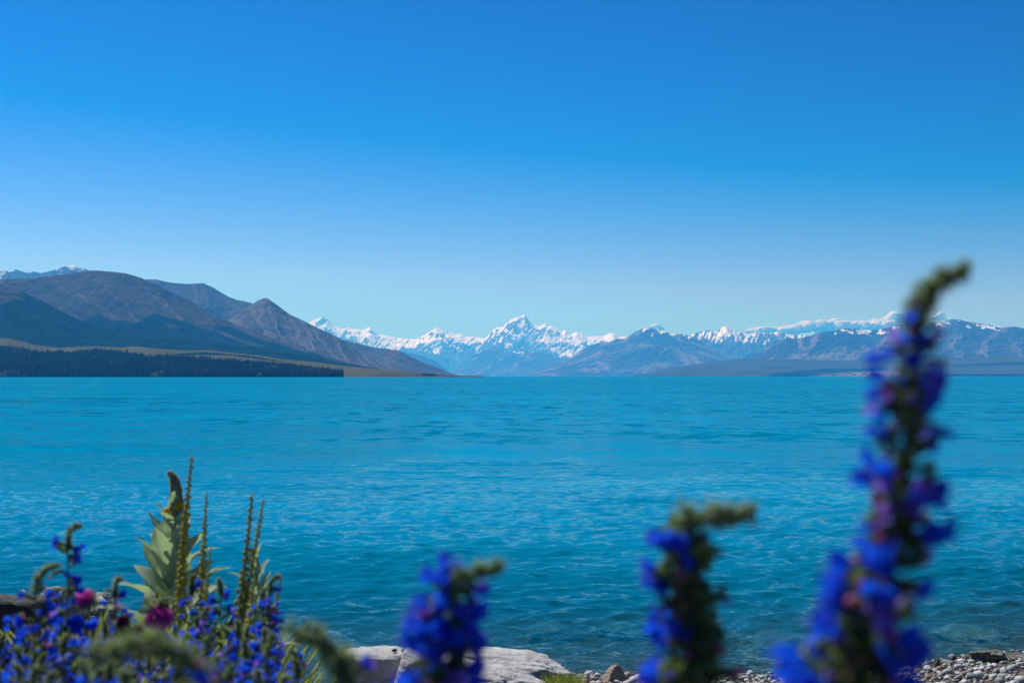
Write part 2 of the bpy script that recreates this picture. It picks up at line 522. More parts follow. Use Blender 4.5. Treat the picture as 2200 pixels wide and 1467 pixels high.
terrain('snow_mountain', crestH2, 50000, 45500, 1.0, 170, M_alp, 1000, power=0.85, er=0.6, jag=2.2, jf=0.3, shear=0.05, stretch=0.6, warp=0.8, micro=0.1, endk=1.2, sm=7,
        attrs={'snow': sH2}, label='craggy range with a pointed snow peak and snow gullies', seedx=31)
crestH1 = [(1120, 807), (1150, 800), (1165, 790), (1190, 783), (1216, 774), (1236, 762), (1252, 751), (1273, 740), (1298, 734), (1314, 734), (1323, 728), (1343, 728), (1361, 714), (1375, 708), (1388, 703), (1398, 705), (1406, 707), (1423, 709.5), (1443, 716), (1464, 718),
           (1484, 724), (1500, 730), (1520, 742), (1545, 757), (1570, 770), (1600, 780), (1640, 790)]


def sH1(c):
    s = 0.22 + 0.55 * fbm(c['px'] * .07, c['py'] * .07, 4, 61) + 0.2 * sstep(14, 2, c['py'] - c['crest'])
    return s - 0.6 * sstep(722, 742, c['py']) - 0.5 * sstep(1350, 1310, c['px'])


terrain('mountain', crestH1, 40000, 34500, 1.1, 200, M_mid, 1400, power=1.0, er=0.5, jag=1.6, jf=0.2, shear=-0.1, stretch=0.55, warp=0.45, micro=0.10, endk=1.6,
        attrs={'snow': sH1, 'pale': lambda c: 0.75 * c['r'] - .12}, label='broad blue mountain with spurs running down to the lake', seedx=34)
crestH3 = [(1570, 778), (1600, 768), (1627, 760), (1650, 747), (1675, 733), (1693, 724), (1703, 727), (1715, 727), (1740, 722), (1758, 714), (1791, 711.6), (1811, 705.5), (1832, 706), (1865, 709.6), (1893, 707.5), (1934, 697), (1975, 694), (2016, 693), (2045, 687), (2061, 686),
           (2077, 691), (2118, 697), (2159, 703), (2180, 701), (2200, 705.5), (2260, 712), (2400, 730)]


def sH3(c):
    s = -0.02 + 0.75 * fbm(c['px'] * .07, c['py'] * .16, 4, 63) + 0.25 * sstep(16, 4, c['py'] - c['crest'])
    s = s + 0.28 * np.exp(-(((c['px'] - 1850) / 70) ** 2 + ((c['py'] - 716) / 8) ** 2)) + 0.36 * np.exp(-(((c['px'] - 2115) / 45) ** 2 + ((c['py'] - 703) / 6) ** 2)) + 0.15 * np.exp(-(((c['px'] - 2030) / 25) ** 2 + ((c['py'] - 702) / 14) ** 2))
    return s - 0.7 * sstep(722, 735, c['py'])


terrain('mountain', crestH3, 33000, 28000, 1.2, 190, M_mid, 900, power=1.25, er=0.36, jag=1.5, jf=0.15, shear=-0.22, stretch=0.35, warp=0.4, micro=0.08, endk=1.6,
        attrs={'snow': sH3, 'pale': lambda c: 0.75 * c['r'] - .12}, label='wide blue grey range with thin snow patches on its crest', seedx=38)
crestL = [(1350, 807.5), (1385, 803), (1410, 796), (1443, 788), (1500, 781), (1545, 775), (1586, 771), (1640, 772), (1700, 771), (1800, 774), (1900, 773), (2000, 769), (2200, 766), (2400, 765)]


def fL(c):
    f = 0.25 + 0.5 * fbm(c['px'] * .02, c['py'] * .25, 3, 71)
    f = np.where(inpoly(c['px'], c['py'], [(1382, 809), (1420, 794), (1470, 786), (1545, 780), (1590, 783), (1560, 792), (1500, 809)]), 0.36 + 0.35 * fbm(c['px'] * .05, c['py'] * .4, 3, 72), f)
    f = np.where(inpoly(c['px'], c['py'], [(1650, 809), (1665, 801), (1730, 796), (1770, 792), (1905, 790), (1905, 795), (1800, 799), (1760, 801), (1735, 809)]), 0.95, f)
    f = np.where(inpoly(c['px'], c['py'], [(2030, 788), (2110, 781), (2200, 778), (2400, 776), (2400, 780), (2110, 785)]), 0.95, f)
    f = np.where((c['py'] > 803) & (c['px'] > 1990), 0.8, f)
    return f


def pL(c):
    f = 0 * c['T'] + 0.1
    f = np.where(inpoly(c['px'], c['py'], [(1740, 809), (1800, 803), (1850, 799), (1900, 797), (1960, 799), (1960, 809)]), 0.55 + 0.5 * pn(c['px'] * .1, c['py'] * .6, 9), f)
    return f


terrain('lakeside_plain', crestL, 26000, 19500, 1.5, 60, M_low, 2500, power=1.0, er=0.22, jag=0.8, shear=0, stretch=0.8, endk=1.5,
        attrs={'forest': fL, 'pale': pL}, label='low hazy plain with dark tree belts along the far shore', seedx=41)
# grass terrace on the left shore
crestT = [(-260, 722), (0, 726), (20, 727), (40, 731), (70, 740), (110, 746), (130, 747), (160, 745), (205, 744), (260, 747), (290, 744), (320, 747), (350, 750), (400, 753), (450, 752), (520, 760), (560, 764), (600, 771), (680, 778),
          (740, 786), (800, 792), (850, 796), (900, 800), (950, 804), (1000, 806.8), (1040, 807.4)]


def fT(c):
    f = 0 * c['T']
    f = np.where(inpoly(c['px'], c['py'], [(330, 762), (440, 756), (530, 763), (620, 778), (560, 772), (500, 764), (420, 762)]), 0.9, f)
    f = np.where(inpoly(c['px'], c['py'], [(905, 807), (910, 801), (935, 801), (940, 808)]), 0.9, f)
    tl = np.interp(c['px'], [-260, 0, 60, 150, 205, 260, 320, 400, 500, 560, 620, 700, 737], [744, 751, 759, 763, 757, 762, 771, 771, 779, 784, 790, 800, 804])
    f = np.where((c['px'] < 737) & (c['py'] > tl + 3), 1.0, f)
    return f


terT, cT = terrain('grass_terrace', crestT, 6600, 4900, 1.3, 110, M_terr, 500, power=0.95, er=0.16, jag=0.6, shear=0.2, stretch=0.7, endk=1.5,
                   attrs={'forest': fT, 'pale': lambda c: 0.3 + 0.5 * sstep(740, 860, c['px']) * sstep(796, 806, c['py'])}, label='pale grass terrace above the lakeside pine belt', seedx=45, back=0.2)

# ------------------------------------------------------------------ lakeside pines (one mass of thousands)
def sample_ctx(c, px, t):
    Zm = c['Z']; pxs = c['px'][0]; ts = c['T'][:, 0]
    i = np.clip(np.searchsorted(ts, t) - 1, 0, len(ts) - 2); j = np.clip(((px - pxs[0]) / (pxs[1] - pxs[0])).astype(int), 0, len(pxs) - 2)
    return c['X'][i, j], c['Y'][i, j], Zm[i, j]


def conifer_mass(name, X, Y, Z, H, W, mat, label, dead=None):
    k = 5
    a = np.arange(k) * 2 * PI / k
    ring = np.stack([np.cos(a), np.sin(a)], 1)
    # three stacked skirts + tip : pointed crown with uneven outline
    tv = []
    tf = []
    for (z0, r0, z1) in ((0.12, 1.0, 0.62), (0.42, 0.72, 0.82), (0.66, 0.45, 1.0)):
        b = len(tv)
        for q in range(k): tv.append((ring[q, 0] * r0, ring[q, 1] * r0, z0))
        tv.append((0, 0, z1))
        for q in range(k): tf.append((b + q, b + (q + 1) % k, b + k))
    b = len(tv)
    tv += [(0.07, 0, 0), (-0.05, 0.06, 0), (-0.05, -0.06, 0), (0, 0, 0.7)]
    tf += [(b, b + 1, b + 3), (b + 1, b + 2, b + 3), (b + 2, b, b + 3)]
    tv = np.array(tv); tf = np.array(tf)
    n = len(X); m = len(tv)
    ang = RNG.rand(n) * 6.28
    ca, sa = np.cos(ang), np.sin(ang)
    jit = 1 + 0.35 * (RNG.rand(n, m) - 0.5)
    lx = tv[None, :, 0] * W[:, None] * jit; ly = tv[None, :, 1] * W[:, None] * jit; lz = tv[None, :, 2] * H[:, None]
    V = np.stack([X[:, None] + lx * ca[:, None] - ly * sa[:, None], Y[:, None] + lx * sa[:, None] + ly * ca[:, None], Z[:, None] + lz], -1).reshape(-1, 3)
    Fc = (tf[None] + (np.arange(n) * m)[:, None, None]).reshape(-1, 3)
    me = mesh_from(name, V, Fc, mat, smooth=False)
    attr(me, 'tone', np.repeat(RNG.rand(n) if dead is None else dead, m))
    o = link(name, me)
    return tag(o, label, None, None, 'stuff')


t = NT('pine_needles')
tone = t.at('tone')
c = t.mix(t.ramp(tone, 0.0, 0.75), (0.004, 0.010, 0.008), (0.012, 0.022, 0.012))
c = t.mix(t.ramp(tone, 0.80, 0.93), c, (0.075, 0.062, 0.058))
M_pine = t.done(t.pbr(c, 0.9, 0.0))

tops = np.array([(-260, 742), (0, 749), (30, 752), (60, 756), (100, 758), (150, 760), (180, 757), (205, 753), (225, 754), (260, 758), (320, 768), (400, 768), (500, 776), (560, 781), (620, 787), (700, 798), (737, 802)], float)
n = 30000
px = RNG.uniform(-200, 738, n); tq = RNG.rand(n) ** 1.15 * 0.98 + 0.012
X, Y, Z = sample_ctx(cT, px, tq)
py = HZ - (Z - CAMH) / Y * F
lim = np.interp(px, tops[:, 0], tops[:, 1]) + 2 + fbm(px * .05, py * .1, 3, 3) * 3
dn = fbm(px * .03, py * .15, 3, 81)
ok = (py > lim)
X, Y, Z, px, py = X[ok], Y[ok], Z[ok], px[ok], py[ok]
n = len(X)
H = RNG.uniform(13, 24, n) * (1 + 0.25 * (px < 60)); W = H * RNG.uniform(0.13, 0.24, n)
H *= 1 + 0.35 * (RNG.rand(n) > .93)
dead = RNG.rand(n) * 0.86 + 0.22 * sstep(0.1, 0.35, fbm(px * .018, py * .12, 3, 83))
conifer_mass('pine_forest', X, Y, Z - 0.5, H, W, M_pine, 'dark belt of lakeside pines with bare grey trunks', dead)
print('pines', n)

# far shore trees
px = RNG.uniform(1650, 2250, 5200)
yy = RNG.uniform(0, 1, 5200)
Yd = 19600 + yy * 900
keep = (fbm(px * .035, yy * 3, 3, 87) > 0.02) | ((px < 1735) & (px > 1655))
keep &= ~((px > 1735) & (px < 1960) & (RNG.rand(5200) > 0.18))
px, Yd = px[keep], Yd[keep]
n = len(px)
conifer_mass('far_shore_trees', (px - 1100) / F * Yd, Yd, 0 * px + 3, RNG.uniform(16, 34, n), RNG.uniform(6, 11, n), M_pine, 'dark line of trees along the far shore', RNG.rand(n) * 0.8)

# small lone trees on the left shore ----------------------------------------
M_bark = leafy('bark', (0.06, 0.045, 0.035), (0.10, 0.08, 0.06), 0.0, 0.9, 3)
M_willow = leafy('willow_leaf', (0.13, 0.16, 0.045), (0.22, 0.25, 0.08), 0.3, 0.8, 0.2)
M_brush = leafy('dry_brush', (0.11, 0.10, 0.055), (0.18, 0.15, 0.09), 0.2, 0.8, 0.2)


def blob_tree(name, px, py, d, h, wd, mat, label, seed):
    rs = np.random.RandomState(seed)
    p = P(px, py, d); p.z = 0.6
    root = empty(name, p, label, 'tree')
    V = []; Fc = []
    for (x0, z0, x1, z1, r0, r1) in ((0, 0, 0.05 * wd, h * 0.35, .7, .5), (0, h * 0.2, -wd * 0.25, h * 0.55, .4, .2), (0.03 * wd, h * 0.3, wd * 0.28, h * 0.75, .4, .15)):
        b = len(V)
        for (xx, zz, rr) in ((x0, z0, r0), (x1, z1, r1)):
            for q in range(6):
                V.append((xx + rr * math.cos(q * PI / 3), rr * math.sin(q * PI / 3), zz))
        for q in range(6): Fc.append((b + q, b + (q + 1) % 6, b + 6 + (q + 1) % 6, b + 6 + q))
    link('trunk', mesh_from('trunk', V, Fc, M_bark), root)
    n = 1800
    cl = rs.normal(size=(9, 3)) * np.array([wd * .27, wd * .2, h * .16]) + np.array([0, 0, h * 0.5])
    cl[:, 2] += cl[:, 0] / wd * h * 0.5
    cen = cl[rs.randint(0, 9, n)] + rs.normal(size=(n, 3)) * np.array([wd * .1, wd * .1, h * .09])
    cen[:, 2] = np.maximum(cen[:, 2], 0.5)
    s = rs.uniform(.5, 1.3, n)
    d1 = rs.normal(size=(n, 3)); d1 /= np.linalg.norm(d1, axis=1)[:, None]
    d2 = rs.normal(size=(n, 3)); d2 /= np.linalg.norm(d2, axis=1)[:, None]
    Vv = np.stack([cen + d1 * s[:, None], cen + d2 * s[:, None], cen - (d1 + d2) * .6 * s[:, None]], 1).reshape(-1, 3)
    o = link('crown', mesh_from('crown', Vv, np.arange(n * 3).reshape(-1, 3), mat, smooth=False), root)
    return root


blob_tree('willow_tree', 333, 806, 4880, 17, 34, M_willow, 'pale green willow leaning over the water before the pine belt', 4)
blob_tree('scrub_tree', 8, 806, 4880, 20, 48, M_brush, 'olive brown scrubby tree at the far left end of the pine shore', 8)
blob_tree('willow_tree', 557, 806, 4880, 14, 12, M_willow, 'small slender green tree low in the pine belt', 14)

# ------------------------------------------------------------------ clouds (beyond the haze)
t = NT('cloud_vapour')
v = t.pos()
nz = t.noise(v, 0.0016, 6, 0.6)
lw = t.n('ShaderNodeLayerWeight'); lw.inputs['Blend'].default_value = 0.42
fa = t.math('ADD', lw.outputs['Facing'], t.math('MULTIPLY', t.math('SUBTRACT', nz, 0.5), 1.5))
al = t.ramp(fa, 1.05, 0.68)
df = t.n('ShaderNodeBsdfDiffuse'); df.inputs[0].default_value = (0.86, 0.95, 1.0, 1)
tl = t.n('ShaderNodeBsdfTranslucent'); tl.inputs[0].default_value = (0.86, 0.95, 1.0, 1)
m1 = t.n('ShaderNodeMixShader'); m1.inputs[0].default_value = 0.35
t.l(df.outputs[0], m1.inputs[1]); t.l(tl.outputs[0], m1.inputs[2])
tp = t.n('ShaderNodeBsdfTransparent')
m2 = t.n('ShaderNodeMixShader')
t.l(al, m2.inputs[0]); t.l(tp.outputs[0], m2.inputs[1]); t.l(m1.outputs[0], m2.inputs[2])
M_cloud = t.done(m2.outputs[0])


def icos(sub):
    import bmesh
    bm = bmesh.new()
    bmesh.ops.create_icosphere(bm, subdivisions=sub, radius=1)
    V = np.array([v.co[:] for v in bm.verts]); Fc = np.array([[v.index for v in f.verts] for f in bm.faces])
    bm.free()
    return V, Fc


IC = {s: icos(s) for s in (1, 2, 3, 4, 5)}


def cloud(pts, D, label, seed):
    rs = np.random.RandomState(seed)
    V0, F0 = IC[4]
    Vs = []; Fs = []; b = 0
    for (px, py, rx, ry) in pts:
        c = np.array(P(px, py, D))
        R = np.array([rx, (rx + ry) * 0.6, ry]) / F * D
        d = 1 + 0.22 * fbm(V0[:, 0] * 1.5 + px, V0[:, 2] * 1.5 + V0[:, 1], 5, seed)[:, None]
        Vs.append(c + V0 * R * d + np.array([0, rs.uniform(-500, 500), 0])); Fs.append(F0 + b); b += len(V0)
    o = link('cloud', mesh_from('cloud', np.concatenate(Vs), np.concatenate(Fs), M_cloud))
    return tag(o, label, 'cloud')


CD = 80000
rs = np.random.RandomState(5)
pts = []
topl = np.array([(1612, 706), (1640, 702), (1680, 702), (1710, 697), (1740, 688), (1780, 683), (1810, 686), (1840, 690), (1860, 690), (1890, 684), (1905, 676), (1920, 670), (1938, 676), (1950, 690)], float)
for i in range(84):
    x = rs.uniform(1612, 1948)
    ty = np.interp(x, topl[:, 0], topl[:, 1])
    r = rs.uniform(7, 15) * (0.65 + 0.4 * np.clip((718 - ty) / 30, 0, 1))
    y = ty + r * 0.8 + rs.rand() ** 1.5 * max(2, (712 - ty - r))
    pts.append((x, min(y, 716), r * rs.uniform(1.0, 1.7), r * 0.9))
cloud(pts, CD, 'long bank of white cumulus cloud lying along the ridge', 5)
cloud([(2012, 670, 7, 5), (2020, 676, 9, 6), (2026, 683, 10, 6), (2038, 688, 10, 5), (2008, 683, 8, 6), (2046, 692, 8, 4)], CD, 'small white cloud puff over the dark summit beside the flower', 6)
cloud([(1400, 704, 10, 5), (1412, 700, 10, 5), (1388, 706, 12, 4), (1422, 706, 7, 4)], CD, 'thin wisp of cloud at the top of the broad blue mountain', 7)

# ------------------------------------------------------------------ haze
HX, HY0, HY1, HZ0, HZ1 = 42000.0, -1500.0, 74000.0, -8.0, 3150.0
hv = [(x, y, z) for z in (HZ0, HZ1) for y in (HY0, HY1) for x in (-HX, HX)]
hf = [(0, 2, 3, 1), (4, 5, 7, 6), (0, 1, 5, 4), (2, 6, 7, 3), (0, 4, 6, 2), (1, 3, 7, 5)]
t = NT('haze_air')
pv = t.n('ShaderNodeVolumePrincipled')
pv.inputs['Color'].default_value = (0.05, 0.42, 1.0, 1)
pv.inputs['Density'].default_value = 2.9e-5
pv.inputs['Absorption Color'].default_value = (1, 1, 1, 1)
pv.inputs['Anisotropy'].default_value = 0.3
t.l(pv.outputs[0], t.out.inputs['Volume'])
try:
    t.m.cycles.volume_sampling = 'MULTIPLE_IMPORTANCE'
    t.m.cycles.homogeneous_volume = True
except Exception:
    pass
hz = link('haze', mesh_from('haze', hv, hf, t.m, smooth=False))
tag(hz, 'pale blue haze over the lake and mountains', None, None, 'stuff')

# ------------------------------------------------------------------ shore and lake bed
def ys(X):
    return np.interp(X, [-40, -6, -1.6, 0.6, 2.95, 3.8, 5.4, 8, 40], [14.6, 14.8, 14.6, 15.05, 15.2, 15.45, 16.3, 17.3, 22])


def ground_z(X, Y):
    X = np.asarray(X, float); Y = np.asarray(Y, float)
    d = ys(X) - Y
    under = -0.105 * (-d) - 0.004 * np.maximum(-d - 8, 0) ** 2
    zin = np.minimum(np.maximum(d, 0), 2.5) * 0.08
    slope = (2.45 - 0.2) / 12.6
    zin = zin + np.maximum(d - 2.5, 0) * slope
    z = np.where(d < 0, np.maximum(under, -5.5), np.minimum(zin, 2.45))
    bank = 0.50 * sstep(-0.35, -1.0, X) * sstep(1.2, 3.0, Y) * (1 - sstep(6.0, 9.5, Y))
    z = z + bank
    z = z + 0.025 * fbm(X * 0.9, Y * 0.9, 4, 15) * np.where(d > -2, 1, 3)
    return z


gx = np.concatenate([np.linspace(-60, -8, 40), np.linspace(-7.9, 8, 320), np.linspace(8.1, 60, 40)])
gy = np.concatenate([np.linspace(-30, -1, 16), np.linspace(-0.9, 12, 90), np.linspace(12.05, 19, 130), np.linspace(19.1, 60, 90)])
GX, GY = np.meshgrid(gx, gy)
GZ = ground_z(GX, GY)
t = NT('shingle_ground')
v = t.pos()
vo = t.n('ShaderNodeTexVoronoi'); vo.inputs['Scale'].default_value = 16.0; t.l(v, vo.inputs['Vector'])
vo2 = t.n('ShaderNodeTexVoronoi'); vo2.inputs['Scale'].default_value = 5.0; t.l(v, vo2.inputs['Vector'])
hsv = t.n('ShaderNodeSeparateColor'); t.l(vo.outputs['Color'], hsv.inputs[0])
c = t.mix(hsv.outputs[0], (0.11, 0.105, 0.095), (0.30, 0.285, 0.26))
c = t.mix(t.math('MULTIPLY', hsv.outputs[1], 0.3), c, (0.24, 0.18, 0.12))
c = t.mix(t.ramp(vo.outputs['Distance'], 0.25, 0.6), c, (0.06, 0.055, 0.05))
c = t.mix(t.math('MULTIPLY', t.noise(v, 0.7, 3), 0.5), c, (0.13, 0.11, 0.075))
zz = t.n('ShaderNodeSeparateXYZ'); t.l(v, zz.inputs[0])
wet = t.ramp(zz.outputs[2], 0.045, 0.015)
c = t.mix(wet, c, (0.5, 0.48, 0.45), 'MULTIPLY')
hgt = t.math('SUBTRACT', 1.0, vo.outputs['Distance'])
M_ground = t.done(t.pbr(c, 0.85, 0.3, t.bump(hgt, 0.04, 1.0)))
beach = link('pebble_beach', mesh_from('pebble_beach', np.stack([GX, GY, GZ], -1).reshape(-1, 3), grid_faces(len(gy), len(gx)), M_ground))
tag(beach, 'grey pebble beach sloping down into the clear shallows', None, None, 'structure')
# deep lake floor reaching past the far shore (keeps the lake closed from below)
lf = [(-41000, 59, -6.5), (41000, 59, -6.5), (41000, 73000, -6.5), (-41000, 73000, -6.5)]
t = NT('lake_floor_silt')
t.done(t.pbr(t.mix(t.noise(t.pos(), 0.05), (0.10, 0.10, 0.085), (0.16, 0.16, 0.13)), 0.9, 0.1))
tag(link('lake_floor', mesh_from('lake_floor', lf, [(0, 1, 2, 3)], t.m)), 'silty floor under the deep water', None, None, 'structure')

# ------------------------------------------------------------------ water
rows_py = np.concatenate([np.linspace(1640, 1468, 30)[:-1], np.linspace(1468, 828, 430)])
yr = CAMH * F / (rows_py - HZ)
yr = np.concatenate([yr, np.geomspace(yr[-1], 70000, 60)[1:]])
cpx = np.linspace(-330, 2530, 900)
YY, CP = np.meshgrid(yr, cpx, indexing='ij')
XX = (CP - 1100) / F * YY
cell = np.gradient(YY, axis=0)
cellx = (cpx[1] - cpx[0]) / F * YY
rs = np.random.RandomState(21)
ZZ = np.zeros_like(YY)
DXX = np.zeros_like(YY); DYY = np.zeros_like(YY)
lim_rows = int(np.sum(yr < 420))
ys_, xs_ = YY[:lim_rows], XX[:lim_rows]
cl = np.maximum(cell[:lim_rows], cellx[:lim_rows])
gust = 0.75 + 0.55 * fbm(xs_ / 9, ys_ / 14, 3, 5)
for i in range(95):
    lam = 0.10 * (1.15 / 0.10) ** (rs.rand() ** 0.85)
    th = rs.normal(0, 0.62) + 0.30
    if rs.rand() < 0.15: th += 1.2
    kx, ky = math.sin(th) * 2 * PI / lam, -math.cos(th) * 2 * PI / lam
    amp = lam * 0.0082 * (1.0 if lam < 0.7 else 0.6) * rs.uniform(.6, 1.3)
    ph = rs.rand() * 6.28
    fade = np.clip(lam / (2.2 * cl) - 0.5, 0, 1) * gust * (1 - 0.75 * sstep(18, 60, ys_))
    arg = kx * xs_ + ky * ys_ + ph + 0.6 * np.sin(xs_ * 0.21 + i) + 0.6 * np.sin(ys_ * 0.17 + 2 * i)
    ZZ[:lim_rows] += amp * fade * np.sin(arg)
    q = 0.75 * amp * fade * np.cos(arg)
    DXX[:lim_rows] += q * math.sin(th); DYY[:lim_rows] += -q * math.cos(th)
bed = ground_z(XX, np.minimum(YY, 60))
depth = np.where(YY < 60, -bed, 6.0)
damp = sstep(-0.02, 0.35, depth) * 0.8 + 0.2
V = np.stack([XX + DXX * damp, YY + DYY * damp, ZZ * damp], -1).reshape(-1, 3)
t = NT('lake_water')
v = t.pos()
geo = t.n('ShaderNodeNewGeometry').outputs['Normal']


def slope(vec, sc, det, rg, kx, ky):
    nc = t.noise(vec, sc, det, rg, 1)
    sb = t.n('ShaderNodeVectorMath', operation='SUBTRACT'); t.l(nc, sb.inputs[0]); sb.inputs[1].default_value = (0.5, 0.5, 0.5)
    ml = t.n('ShaderNodeVectorMath', operation='MULTIPLY'); t.l(sb.outputs[0], ml.inputs[0]); ml.inputs[1].default_value = (kx, ky, 0)
    return ml.outputs[0]


def vadd(a, b_):
    nd = t.n('ShaderNodeVectorMath', operation='ADD'); t.l(a, nd.inputs[0]); t.l(b_, nd.inputs[1]); return nd.outputs[0]


sl1 = slope(t.mapping(v, (1.0, 2.2, 1.0), (0, 0, 0.15)), 2.6, 6, 0.62, 0.65, 1.15)
sl3 = slope(t.mapping(v, (0.020, 0.050, 1.0), (0, 0, 0.08)), 1.0, 7, 0.75, 0.5, 1.5)
sl4 = slope(t.mapping(v, (0.0030, 0.0065, 1.0), (0, 0, 0.05)), 1.0, 6, 0.75, 0.15, 0.5)
sl2 = slope(t.mapping(v, (0.22, 0.5, 1.0), (0, 0, -0.12)), 0.8, 8, 0.70, 0.5, 1.15)
nn = t.n('ShaderNodeVectorMath', operation='NORMALIZE'); lane = t.noise(t.mapping(v, (0.010, 0.05, 1.0), (0, 0, 0.1)), 1.0, 4, 0.6)
lsc = t.n('ShaderNodeVectorMath', operation='SCALE'); sy = t.n('ShaderNodeSeparateXYZ'); t.l(v, sy.inputs[0])
sl5 = slope(t.mapping(v, (0.75, 0.36, 1.0), (0, 0, 0.10)), 1.0, 4, 0.65, 0.8, 2.6)
sl6 = slope(t.mapping(v, (0.42, 0.10, 1.0), (0, 0, -0.05)), 1.0, 4, 0.7, 0.6, 2.0)
far = t.n('ShaderNodeVectorMath', operation='SCALE'); t.l(vadd(sl5, sl6), far.inputs[0]); t.l(t.ramp(sy.outputs[1], 24.0, 130.0), far.inputs['Scale'])
t.l(vadd(vadd(vadd(sl1, sl2), vadd(sl3, sl4)), far.outputs[0]), lsc.inputs[0]); t.l(t.math('MULTIPLY', t.math('ADD', 0.45, t.math('MULTIPLY', lane, 1.2)), t.math('ADD', 1.0, t.math('MULTIPLY', t.ramp(t.noise(v, 1.1, 5, 0.75), 0.63, 0.74), 1.8))), lsc.inputs['Scale'])
t.l(vadd(geo, lsc.outputs[0]), nn.inputs[0])
nrm = nn.outputs[0]
dep = t.at('depth')
big = t.noise(t.mapping(v, (0.02, 0.035, 1)), 1.0, 5, 0.6)
cc = t.mix(t.ramp(big, 0.3, 0.7), (0.0, 0.195, 0.37), (0.0, 0.235, 0.42))
murk = t.math('SUBTRACT', 1.0, t.math('POWER', 2.718, t.math('MULTIPLY', t.math('MAXIMUM', dep, 0.0), -1.25)))
df = t.n('ShaderNodeBsdfDiffuse'); t.l(cc, df.inputs[0]); t.l(nrm, df.inputs['Normal'])
tp = t.n('ShaderNodeBsdfTransparent'); tp.inputs[0].default_value = (0.55, 0.85, 0.88, 1)
mx = t.n('ShaderNodeMixShader'); t.l(murk, mx.inputs[0]); t.l(tp.outputs[0], mx.inputs[1]); t.l(df.outputs[0], mx.inputs[2])
gl = t.n('ShaderNodeBsdfGlossy'); gl.inputs['Roughness'].default_value = 0.03; t.l(nrm, gl.inputs['Normal'])
fr = t.n('ShaderNodeFresnel'); fr.inputs[0].default_value = 1.333; t.l(nrm, fr.inputs['Normal'])
m2 = t.n('ShaderNodeMixShader'); t.l(t.math('MINIMUM', t.math('MULTIPLY', fr.outputs[0], 0.46), 0.42), m2.inputs[0]); t.l(mx.outputs[0], m2.inputs[1]); t.l(gl.outputs[0], m2.inputs[2])
M_water = t.done(m2.outputs[0])
wme = mesh_from('lake_water', V, grid_faces(len(yr), len(cpx)), M_water)
attr(wme, 'depth', depth)
tag(link('lake_water', wme), 'bright turquoise lake water with fine wind ripples', None, None, 'structure')
# ------------------------------------------------------------------ plant materials
M_petal = leafy('bugloss_petal', (0.006, 0.095, 0.68), (0.020, 0.13, 0.80), 0.5, 0.5, 90, (0.01, 0.12, 0.98))
M_petal_v = leafy('bugloss_petal_violet', (0.10, 0.13, 0.75), (0.25, 0.20, 0.75), 0.45, 0.5, 90, (0.4, 0.2, 0.9))
M_pink = leafy('bugloss_bud_pink', (0.45, 0.10, 0.30), (0.62, 0.22, 0.48), 0.4, 0.5, 90, (0.8, 0.25, 0.5))
M_calyx = leafy('bugloss_calyx', (0.09, 0.155, 0.05), (0.23, 0.32, 0.13), 0.45, 0.7, 120, (0.28, 0.46, 0.10))
M_calyx_d = leafy('bugloss_calyx_dry', (0.10, 0.085, 0.05), (0.20, 0.17, 0.10), 0.3, 0.7, 120)
M_hair = leafy('plant_hair', (0.40, 0.48, 0.26), (0.60, 0.66, 0.46), 0.55, 0.6, 50)
M_stem = leafy('bugloss_stem', (0.055, 0.065, 0.035), (0.10, 0.085, 0.05), 0.1, 0.7, 60)
M_leaf = leafy('bugloss_leaf', (0.07, 0.11, 0.025), (0.14, 0.19, 0.045), 0.45, 0.6, 25, (0.30, 0.42, 0.05))
M_mull = leafy('mullein_leaf', (0.28, 0.37, 0.28), (0.46, 0.55, 0.46), 0.45, 0.8, 14, (0.36, 0.52, 0.20))
M_mspike = leafy('mullein_spike', (0.40, 0.37, 0.27), (0.60, 0.56, 0.44), 0.45, 0.9, 60)
M_yellow = leafy('yellow_petal', (0.75, 0.48, 0.02), (0.85, 0.60, 0.05), 0.4, 0.5, 30)
M_weld = leafy('weld_capsule', (0.30, 0.31, 0.05), (0.52, 0.50, 0.10), 0.45, 0.7, 40)
M_weldt = leafy('weld_bloom', (0.38, 0.40, 0.12), (0.52, 0.52, 0.22), 0.4, 0.7, 40)
M_thist = leafy('thistle_floret', (0.52, 0.05, 0.34), (0.70, 0.12, 0.52), 0.5, 0.6, 60, (0.9, 0.12, 0.65))
M_thistd = leafy('thistle_dark_floret', (0.10, 0.012, 0.05), (0.18, 0.02, 0.10), 0.2, 0.7, 60)
M_bract = leafy('thistle_bract', (0.05, 0.075, 0.025), (0.16, 0.18, 0.07), 0.3, 0.6, 60, (0.25, 0.32, 0.08))
M_grass = leafy('shore_grass', (0.14, 0.19, 0.03), (0.34, 0.38, 0.08), 0.55, 0.6, 3, (0.35, 0.42, 0.08))


